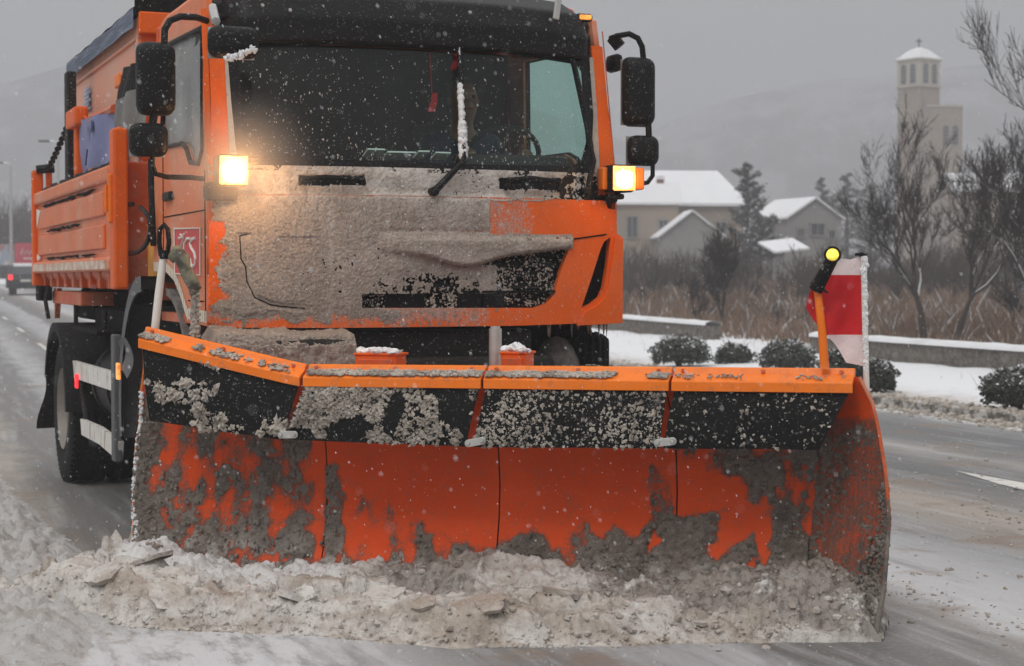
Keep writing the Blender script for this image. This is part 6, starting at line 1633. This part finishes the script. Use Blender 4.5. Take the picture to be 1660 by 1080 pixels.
# --- markers on the blade ends
def pole(name, pts, r, m, y=.06, par=None): mb = MB(); mb.tube([py_(a, b, y) for a, b in pts], r, 10); return obj(name, mb, m, par or plough, smooth='auto')
wp_ = pole('white_marker_pole', [(250, 545), (257, 480), (265, 416)], [.020, .020, .018], M['white'], .10)
mb = MB(); ring = [(261, 415), (258, 392), (259, 372), (266, 364), (272, 372), (274, 392), (271, 415)]
mb.tube([py_(a, b, .10) for a, b in ring], .0125, 7); mb.tube([py_(266, 420, .10), py_(266, 406, .10)], .022, 8); obj('rubber_loop', mb, M['black'], wp_, smooth='auto')
sp2 = pole('snowy_marker_pole', [(316, 560), (316, 500), (317, 455)], [.021, .022, .022], M['clump'], .12)
mb = MB(); c_ = [(279, 419), (288, 409), (297, 418), (300, 436), (307, 452), (315, 468), (312, 478)]
mb.tube([py_(a, b, .10) for a, b in c_], [.020, .036, .040, .030, .030, .028, .012], 10)
for k in range(len(mb.v)):
    v = Vector(mb.v[k]); mb.v[k] = tuple(v + Vector((noise.noise(v * 22), 0, noise.noise(v * 22 + Vector((5,0,0))))) * .014)
q = MT('wet_grey_green_cloth', (.16,.16,.11), .8); q.mix(q.ramp(q.noise(12, 5), .42, .6), (.05,.04,.035)); q.mix(q.ramp(q.noise(40, 5), .55, .66, 0, .7), (.35,.30,.26)); M['ragcloth'] = q.done()
obj('wet_rag', mb, M['ragcloth'], sp2, smooth=True)
mb = MB(); rr = random.Random(4)
for k in range(70): a_ = py_(316 + rr.uniform(-7, 7), rr.uniform(458, 548), .10); lump(mb, a_, rr.uniform(.006, .013), k, 1, 1)
raw('pole_snow', mb, M['clump'], sp2, smooth=False)
fp_ = pole('flag_pole', [(1405, 640), (1403, 560), (1400, 414)], [.013, .013, .013], M['white'], .04)
mb = MB(); mb.tube([py_(1399, 416, .04), py_(1399, 411, .04)], .018, 8); mb.tube([py_(1386, 413, .04), py_(1400, 411, .04)], .006, 5); obj('pole_cap', mb, M['black'], fp_)
mb = MB()
for k in range(150): t = rr.random(); a_ = py_(1401 + 3 * t + rr.uniform(-3, 3), 415 + 195 * t, .03); lump(mb, a_, rr.uniform(.005, .0105) * (1.2 - .5 * t), k, 1, 1.1)
raw('pole_snow', mb, M['cleansnow'], fp_, smooth=False)
# striped flag
outl = [(1349, 421), (1362, 419), (1378, 421), (1393, 416), (1398, 420), (1399, 446), (1401, 545), (1401, 594), (1372, 588), (1362, 572), (1352, 556), (1342, 545), (1336, 540), (1318, 517), (1308, 499), (1310, 487), (1320, 462), (1336, 436)]
def clip_(poly, lo, hi):
    def half(pl_, y, keep_below):
        r_ = []
        for i in range(len(pl_)):
            a, b = pl_[i], pl_[(i+1) % len(pl_)]; ia = (a[1] >= y) == keep_below; ib = (b[1] >= y) == keep_below
            if ia: r_.append(a)
            if ia != ib: t = (y - a[1]) / (b[1] - a[1]); r_.append((a[0] + t * (b[0] - a[0]), y))
        return r_
    return half(half(poly, lo, True), hi, False)
def fmap(px, py):
    p = py_(px, py, .05); t = (1400 - px) / 90; p.y += .035 * math.sin(t * 6 + py * .012) * t + .012 * math.sin(px * .11 + py * .05) * min(1, t * 3); return p
mb = MB()
for lo, hi, m_ in ((400, 446, 0), (446, 543, 1), (543, 610, 0)):
    rv = clip_(outl, lo, hi); sheet(mb, rv, [], 7, fmap, (0, .002, 0), m_)
q = MT('white_flag_cloth', (.74,.64,.64), .85); q.mix(q.ramp(q.noise(16, 4), .45, .7, 0, .5), (.55,.42,.42)); q.bump(q.noise(14, 3), .5, .02); wf = q.done()
q = MT('red_flag_cloth', (.56,.006,.012), .75); q.mix(q.ramp(q.noise(9, 4), .4, .7, 0, .5), (.40,.004,.008)); q.bump(q.noise(14, 3), .4, .02); rf_ = q.done()
obj('striped_flag', mb, [wf, rf_], plough, smooth='auto')
lp_ = pole('lamp_post', [(1337, 598), (1333, 540), (1325, 468)], [.020, .018, .017], M['orange_edge'], -.01)
mb = MB(); a_, b_ = py_(1322, 470, -.02), py_(1349, 420, -.05); mb.tube([a_, b_], [.031, .026], 12); n_ = (b_ - a_).normalized(); mb.lathe([(0, 0)], (0,0,0)) if False else None
obj('lamp_grip', mb, M['black'], lp_, smooth='auto')
mb = MB(); c0, c1 = py_(1314, 457, -.02), py_(1342, 476, -.02); mb.tube([c0, c0.lerp(c1, .5) , c1], [.010, .034, .010], 8); pl_ = mb.v; cc = c0.lerp(c1, .5); mb.v = [tuple(cc + (Vector(v) - cc) - n_ * ((Vector(v) - cc).dot(n_)) * .80) for v in mb.v]; obj('grip_flange', mb, M['black'], lp_)
c = py_(1350, 413, -.07); mb = MB(); mb.lathe([(.045, .0), (.045, .022), (.02, .034), (-.012, .036), (-.016, .033), (-.016, .027), (-.006, .026)], c, 'y', 24); hd = obj('lamp_housing', mb, M['black'], lp_, smooth='auto')
mb = MB(); mb.lathe([(-.006, .027), (-.014, .020), (-.019, .010), (-.020, 0)], c, 'y', 24); obj('lamp_lens', mb, M['yellowlamp'], hd, smooth='auto')

# snow slab lying on the mounting plate between cab and blade (belongs to the truck)
s0, s1 = ty(348, 545, -.22), ty(568, 590, -.22)
mb = MB(); mb.rbox(((s0.x + s1.x)/2, -.14, s0.z - .20), (s1.x - s0.x, .22, .36), .03); mp_ = part('mounting_plate', mb, M['dark'])
def slab(a, b, t=0):
    x = s0.x - .02 + a * (s1.x - s0.x + .04); k = b
    y = interp(k, [(0, -.27), (.6, -.265), (.8, -.22), (1, .02)]); z = interp(k, [(0, .78), (.6, s0.z - .05), (.8, s0.z), (1, s0.z + .035)]) - .05 * sst(.06, 0, a)
    d_ = .012 * noise.noise(Vector((x * 22, k * 12, 3))) + .007 * noise.noise(Vector((x * 70, k * 40, 3))) + .02 * noise.noise(Vector((x * 5, k * 2, 1)))
    return (x, y - d_, z + d_)
mb = MB(); mb.grid(150, 90, slab); raw('slab_snow', mb, M['layer'], mp_, smooth=True, kind='stuff')
mb = MB(); rr = random.Random(15)
for k in range(260):
    x = rr.uniform(-.3, .95); lump(mb, (x, rr.uniform(-.14, .02), 1.035 + .01 * rr.random()), rr.uniform(.006, .02) * (.4 + max(0, noise.noise(Vector((x * 6, 0, 2))) + .5)), k, 1, .6)
raw('beam_snow', mb, M['clump'], truck, smooth=False, kind='stuff')

# ================================================================ SNOW PILED BEFORE THE BLADE
QM = [(-3.6,.25),(-2.9,.46),(-2.16,.60),(-1.76,.70),(-1.23,.80),(-.54,.72),(.04,.76),(.45,.66),(.75,.50),(1.34,.26),(1.7,.12),(1.9,.05)]
AM = [(-3.6,.0),(-2.6,.012),(-2.3,.035),(-2.1,.09),(-1.95,.17),(-1.82,.225),(-1.5,.21),(-.9,.155),(0,.14),(.8,.125),(1.3,.10),(1.65,.07),(1.8,.0)]
HB = [(-1.95,.20),(-1.75,.22),(-1.6,.15),(-1.3,.12),(-.9,.13),(-.6,.155),(-.3,.165),(-.05,.26),(.1,.225),(.4,.165),(.8,.15),(1.1,.21),(1.4,.26),(1.62,.26),(1.70,.20),(1.76,.08),(1.80,.0)]
PW = [0, 0]
def pile(u, y):
    PW[0] = 0
    qm = interp(u, QM) + .05 * noise.noise(Vector((u * 3.5, 1, 0))) + .03 * noise.noise(Vector((u * 11, 2, 0))); e = y + qm
    if e < -.02: return -.03
    am = .86 * interp(u, AM) * (1 + .22 * noise.noise(Vector((u * 2.2, 5, 0)))); fw = .13 + .07 * noise.noise(Vector((u * 4, 7, 0)))
    h = am * sst(-.01, fw, e)
    if u < -1.8: h *= sst(.85, .05, y + .4 * sst(-1.8, -2.6, u))
    slab_z = sst(fw * .7, fw * 1.5, e)
    tr = sst(.42, .62, e) * sst(.5, -.9, u) * .10; h -= tr
    if u > -2.0: h = max(h, interp(u, HB) * (1 + .25 * noise.noise(Vector((u * 5, 9, 0)))) * sst(-.32, .12, y + .10 * noise.noise(Vector((u * 4, y * 4, 2)))) )
    vd, vp = noise.voronoi(Vector((u * 3.0 + .5 * noise.noise(Vector((u*6, y*6, 1))), y * 5.5 + .3 * noise.noise(Vector((u*9, y*9, 5))), 0)))
    cell = noise.cell(vp[0] * 9.7)
    edge = vd[1] - vd[0]
    board = sst(-.34, -.10, y + .12 * noise.noise(Vector((u * 3, y * 3, 8)))) * sst(-2.0, -1.8, u)
    PW[0] = board * interp(u, [(-1.9, -.8), (-.75, -.8), (-.5, 1), (-.05, .9), (.1, -.22), (.42, -.22), (.6, 1), (1.9, 1)]) if u > -1.95 else 0; PW[1] = slab_z * (1 - board)
    sl = slab_z * (1 - board)
    h += sl * (.07 * (cell - .4) - .05 * sst(.09, .015, edge + .04 * noise.noise(Vector((u*40, y*40, 2)))) + .03 * (vp[0].y / 5.5 - y) * 5 * (cell - .4))
    face = (1 - slab_z)
    fold = (1 - abs(noise.noise(Vector((u * 2.2 + y, y * 8 + u, 12))))) ** 5; h += .05 * fold * (face * .6 + sl) * sst(0, .1, e) * (am > .03)
    rough = face * .9 + board * 1.05 + .25 * sl + (0.6 if u < -1.9 else 0)
    h += rough * (.040 * fbm(u * 9, y * 9, 1, 4) + .020 * abs(noise.noise(Vector((u * 24, y * 24, 3)))) + .016 * noise.noise(Vector((u * 55, y * 55, 6)))) * sst(0, .05, e)
    return h
mb = MB(); ua, ub, yA, yB, st = -2.9, 1.80, -1.0, .75, .0095
nu, nv = int((ub - ua) / st), int((yB - yA) / st); H_ = []; WET = []
for j in range(nv + 1):
    y = yA + j * st
    for i in range(nu + 1):
        u = ua + i * st; h = pile(u, y)
        dx = .012 * noise.noise(Vector((u * 30, y * 30, 8))); H_.append(h); WET.append(PW[0]); mb.v.append((u + dx, y + .02 * noise.noise(Vector((u * 18, y * 18, 4))), h))
for j in range(nv):
    for i in range(nu):
        u, y = ua + i * st, yA + j * st
        if y > .20 and u > -1.95: continue
        a = j * (nu + 1) + i
        if max(H_[a], H_[a+1], H_[a+nu+1], H_[a+nu+2]) > -.012: mb.f.append((a, a+1, a+nu+2, a+nu+1)); mb.m.append(0)
q = MT('ploughed_snow', (.60,.57,.535), .42, spec=.5)
q.mix(q.ramp(q.noise(2.2, 6, .65, q.mapping((1, 2.5, 2))), .42, .62, 0, .85), (.35,.285,.23))
q.mix(q.ramp(q.noise(1, 6, .7, q.mapping((6, 40, 10), (0,0,.5))), .52, .7, 0, .5), (.25,.20,.16)); q.mix(q.ramp(q.noise(26, 6, .75), .50, .68, 0, .75), (.17,.14,.12)); q.mix(q.ramp(q.noise(6, 6, .75), .56, .68, 0, .6), (.66,.65,.63)); q.mix(q.ramp(q.noise(70, 5, .75), .58, .70, 0, .6), (.68,.66,.64))
wet = q.attr('slush')
q.mix(q.ramp(q.math('ADD', wet, q.math('MULTIPLY', q.math('SUBTRACT', q.noise(5, 6, .7), .5), .6)), -.15, -.55, 0, .85), (.72,.715,.71))
wn = q.math('ADD', wet, q.math('MULTIPLY', q.math('SUBTRACT', q.noise(3.2, 6, .7), .5), 1.5))
q.mix(q.ramp(wn, .35, .75, 0, .9), (.30,.265,.235)); q.mix(q.math('MULTIPLY', q.ramp(wn, .4, .8), q.ramp(q.noise(22, 6, .75), .46, .62)), (.13,.11,.095)); q.mix(q.math('MULTIPLY', q.ramp(wn, .4, .8), q.ramp(q.noise(5, 6, .7), .56, .66)), (.66,.65,.63))
q.mix(q.ramp(q.noise(34, 7, .8), .55, .66, 0, .55), (.15,.125,.105)); q.bump(q.noise(60, 5, .7), .8, .010); q.bump(q.noise(220, 3, .7), .5, .003); M['windrow'] = q.done()
wr = raw('ploughed_snow', mb, M['windrow'], smooth=True, kind='stuff')
at_ = wr.data.attributes.new('slush', 'FLOAT', 'POINT'); at_.data.foreach_set('value', WET); place(wr, P)
# broken slabs and loose chunks
mb = MB(); rr = random.Random(21)
for k in range(16):
    u = rr.uniform(-1.7, 1.1); qm = interp(u, QM); y = -qm + rr.uniform(.06, max(.1, qm - .22)); h = pile(u, y)
    if h < .03: continue
    n_ = rr.randint(5, 8); rad = rr.uniform(.06, .14) * (1 if y > -qm + .15 else .7); a0 = rr.uniform(0, 6.28)
    Rm = Matrix.Rotation(rr.gauss(0, .28) + (.5 if y < -qm + .16 else .08), 3, 'X') @ Matrix.Rotation(rr.gauss(0, .22), 3, 'Y'); th = rr.uniform(.012, .028)
    ring = [Vector((math.cos(a0 + 6.28 * j / n_) * rad * rr.uniform(.65, 1.2) * 1.25, math.sin(a0 + 6.28 * j / n_) * rad * rr.uniform(.6, 1.1), 0)) for j in range(n_)]
    ring = [tuple(p) for p in resample([(p.x, p.y) for p in ring], .02)]; m_ = len(ring)
    top = [Vector((x * (1 + .10 * noise.noise(Vector((x*40, y_*40, k)))), y_ * (1 + .10 * noise.noise(Vector((x*40, y_*40, k+9)))), th + .004 * noise.noise(Vector((x*30, y_*30, k))))) for x, y_ in ring]; bt_ = [Vector((p.x * .92, p.y * .92, 0)) for p in top]
    c = Vector((u, y, h - .008)); ctr = Vector((0, 0, th + .006))
    mb.add([c + Rm @ p for p in top] + [c + Rm @ p for p in bt_] + [c + Rm @ ctr], [(j, (j+1) % m_, 2*m_) for j in range(m_)] + [(j, m_ + j, m_ + (j+1) % m_, (j+1) % m_) for j in range(m_)])
place(raw('broken_snow_slabs', mb, M['windrow'], kind='stuff'), P)
mb = MB()
for k in range(1500):
    u = rr.uniform(-2.7, 1.74); qm = interp(u, QM); kk = rr.random()
    y = -qm + (abs(rr.gauss(0, .07)) - .015 if kk < .6 else rr.uniform(0, qm + .15)) if kk < .95 else -qm - abs(rr.gauss(0, .08)); h = max(0, pile(u, y))
    if u > -1.9 and y > .14: continue
    r_ = min(.026, abs(rr.gauss(0, .008)) + .003); lump(mb, (u, y, h + r_ * .1), r_, k * .37, 1, .75)
place(raw('snow_chunks', mb, M['windrow'], smooth=False, kind='stuff'), P)

# ================================================================ FALLING SNOW
mb = MB(); rr = random.Random(99)
for k in range(19000):
    y = 1.3 + 20 * rr.random() ** .9; x = rr.uniform(-.36, .36) * y * 1.15; z = rr.uniform(.05, 1.6 + y * .26)
    l_ = T.loc(Vector((x, y, z)))
    if -1.15 < l_.x < 1.15 and .0 < l_.y < 7: continue
    if y < 3.0 and rr.random() < .5: continue
    r_ = .0007 + .0014 * rr.random() ** 1.5 if y > 3 else rr.uniform(.0005, .0010); d = Vector((.45, .1, -1)).normalized(); s_ = r_ * rr.uniform(1.3, 2.8)
    a = d.orthogonal().normalized() * r_; b = d.cross(a).normalized() * r_ * .8; c = Vector((x, y, z))
    mb.add([c + d * s_, c + a, c + b, c - a, c - b, c - d * s_], [(0,1,2),(0,2,3),(0,3,4),(0,4,1),(5,2,1),(5,3,2),(5,4,3),(5,1,4)])
M['flake'] = plain('snowflake', (.85,.86,.88), .8, bump=0)
raw('falling_snow', mb, M['flake'], smooth=True, kind='stuff')

# ---------------------------------------------------------------- haze of the snowfall
mb = MB(); mb.box((0, 420, 48), (1800, 880, 100))
hz = obj('haze', mb, bpy.data.materials.new('snowy_air'), kind='stuff')
m = hz.data.materials[0]; m.use_nodes = True; t = m.node_tree; t.nodes.clear()
o_ = t.nodes.new('ShaderNodeOutputMaterial'); pv_ = t.nodes.new('ShaderNodeVolumePrincipled')
pv_.inputs['Color'].default_value = (.70, .715, .745, 1); pv_.inputs['Density'].default_value = .0027; pv_.inputs['Anisotropy'].default_value = 0
t.links.new(pv_.outputs[0], o_.inputs['Volume'])
# scattering volume added to make the halo round the left headlamp
def halo_vol(c, r, dens, nm):
    bm = bmesh.new(); bmesh.ops.create_icosphere(bm, subdivisions=3, radius=r); mb = MB(); bm.verts.index_update()
    mb.add([v.co for v in bm.verts], [[v.index for v in f.verts] for f in bm.faces]); bm.free()
    m = bpy.data.materials.new(nm); m.use_nodes = True; t = m.node_tree; t.nodes.clear()
    o = t.nodes.new('ShaderNodeOutputMaterial'); v = t.nodes.new('ShaderNodeVolumePrincipled'); g = t.nodes.new('ShaderNodeTexGradient'); g.gradient_type = 'SPHERICAL'
    tcn = t.nodes.new('ShaderNodeTexCoord'); mp = t.nodes.new('ShaderNodeMapping'); mp.inputs['Scale'].default_value = (1/r,)*3
    pw = t.nodes.new('ShaderNodeMath'); pw.operation = 'POWER'; pw.inputs[1].default_value = 1.6; ml = t.nodes.new('ShaderNodeMath'); ml.operation = 'MULTIPLY'; ml.inputs[1].default_value = dens
    v.inputs['Color'].default_value = (.95, .95, .96, 1)
    t.links.new(tcn.outputs['Object'], mp.inputs[0]); t.links.new(mp.outputs[0], g.inputs[0]); t.links.new(g.outputs['Fac'], pw.inputs[0]); t.links.new(pw.outputs[0], ml.inputs[0]); t.links.new(ml.outputs[0], v.inputs['Density']); t.links.new(v.outputs[0], o.inputs['Volume'])
    ob = raw('lamp_halo_volume', mb, m, kind='stuff'); ob.location = T.wor(c); return ob
halo_vol((LAMPL.x, LAMPL.y - .18, LAMPL.z), .42, 1.3, 'lamp_halo')
for nm, c_, en in (('headlamp_light', LAMPL, 8.5), ('headlamp_light', LAMPR, 2.2)):
    ld = bpy.data.lights.new(nm, 'POINT'); lo = bpy.data.objects.new(nm, ld); col.objects.link(lo); lo.parent = truck; lo.location = (c_.x, c_.y - .075, c_.z); ld.energy = en; ld.color = (1, .50, .17); ld.shadow_soft_size = .04
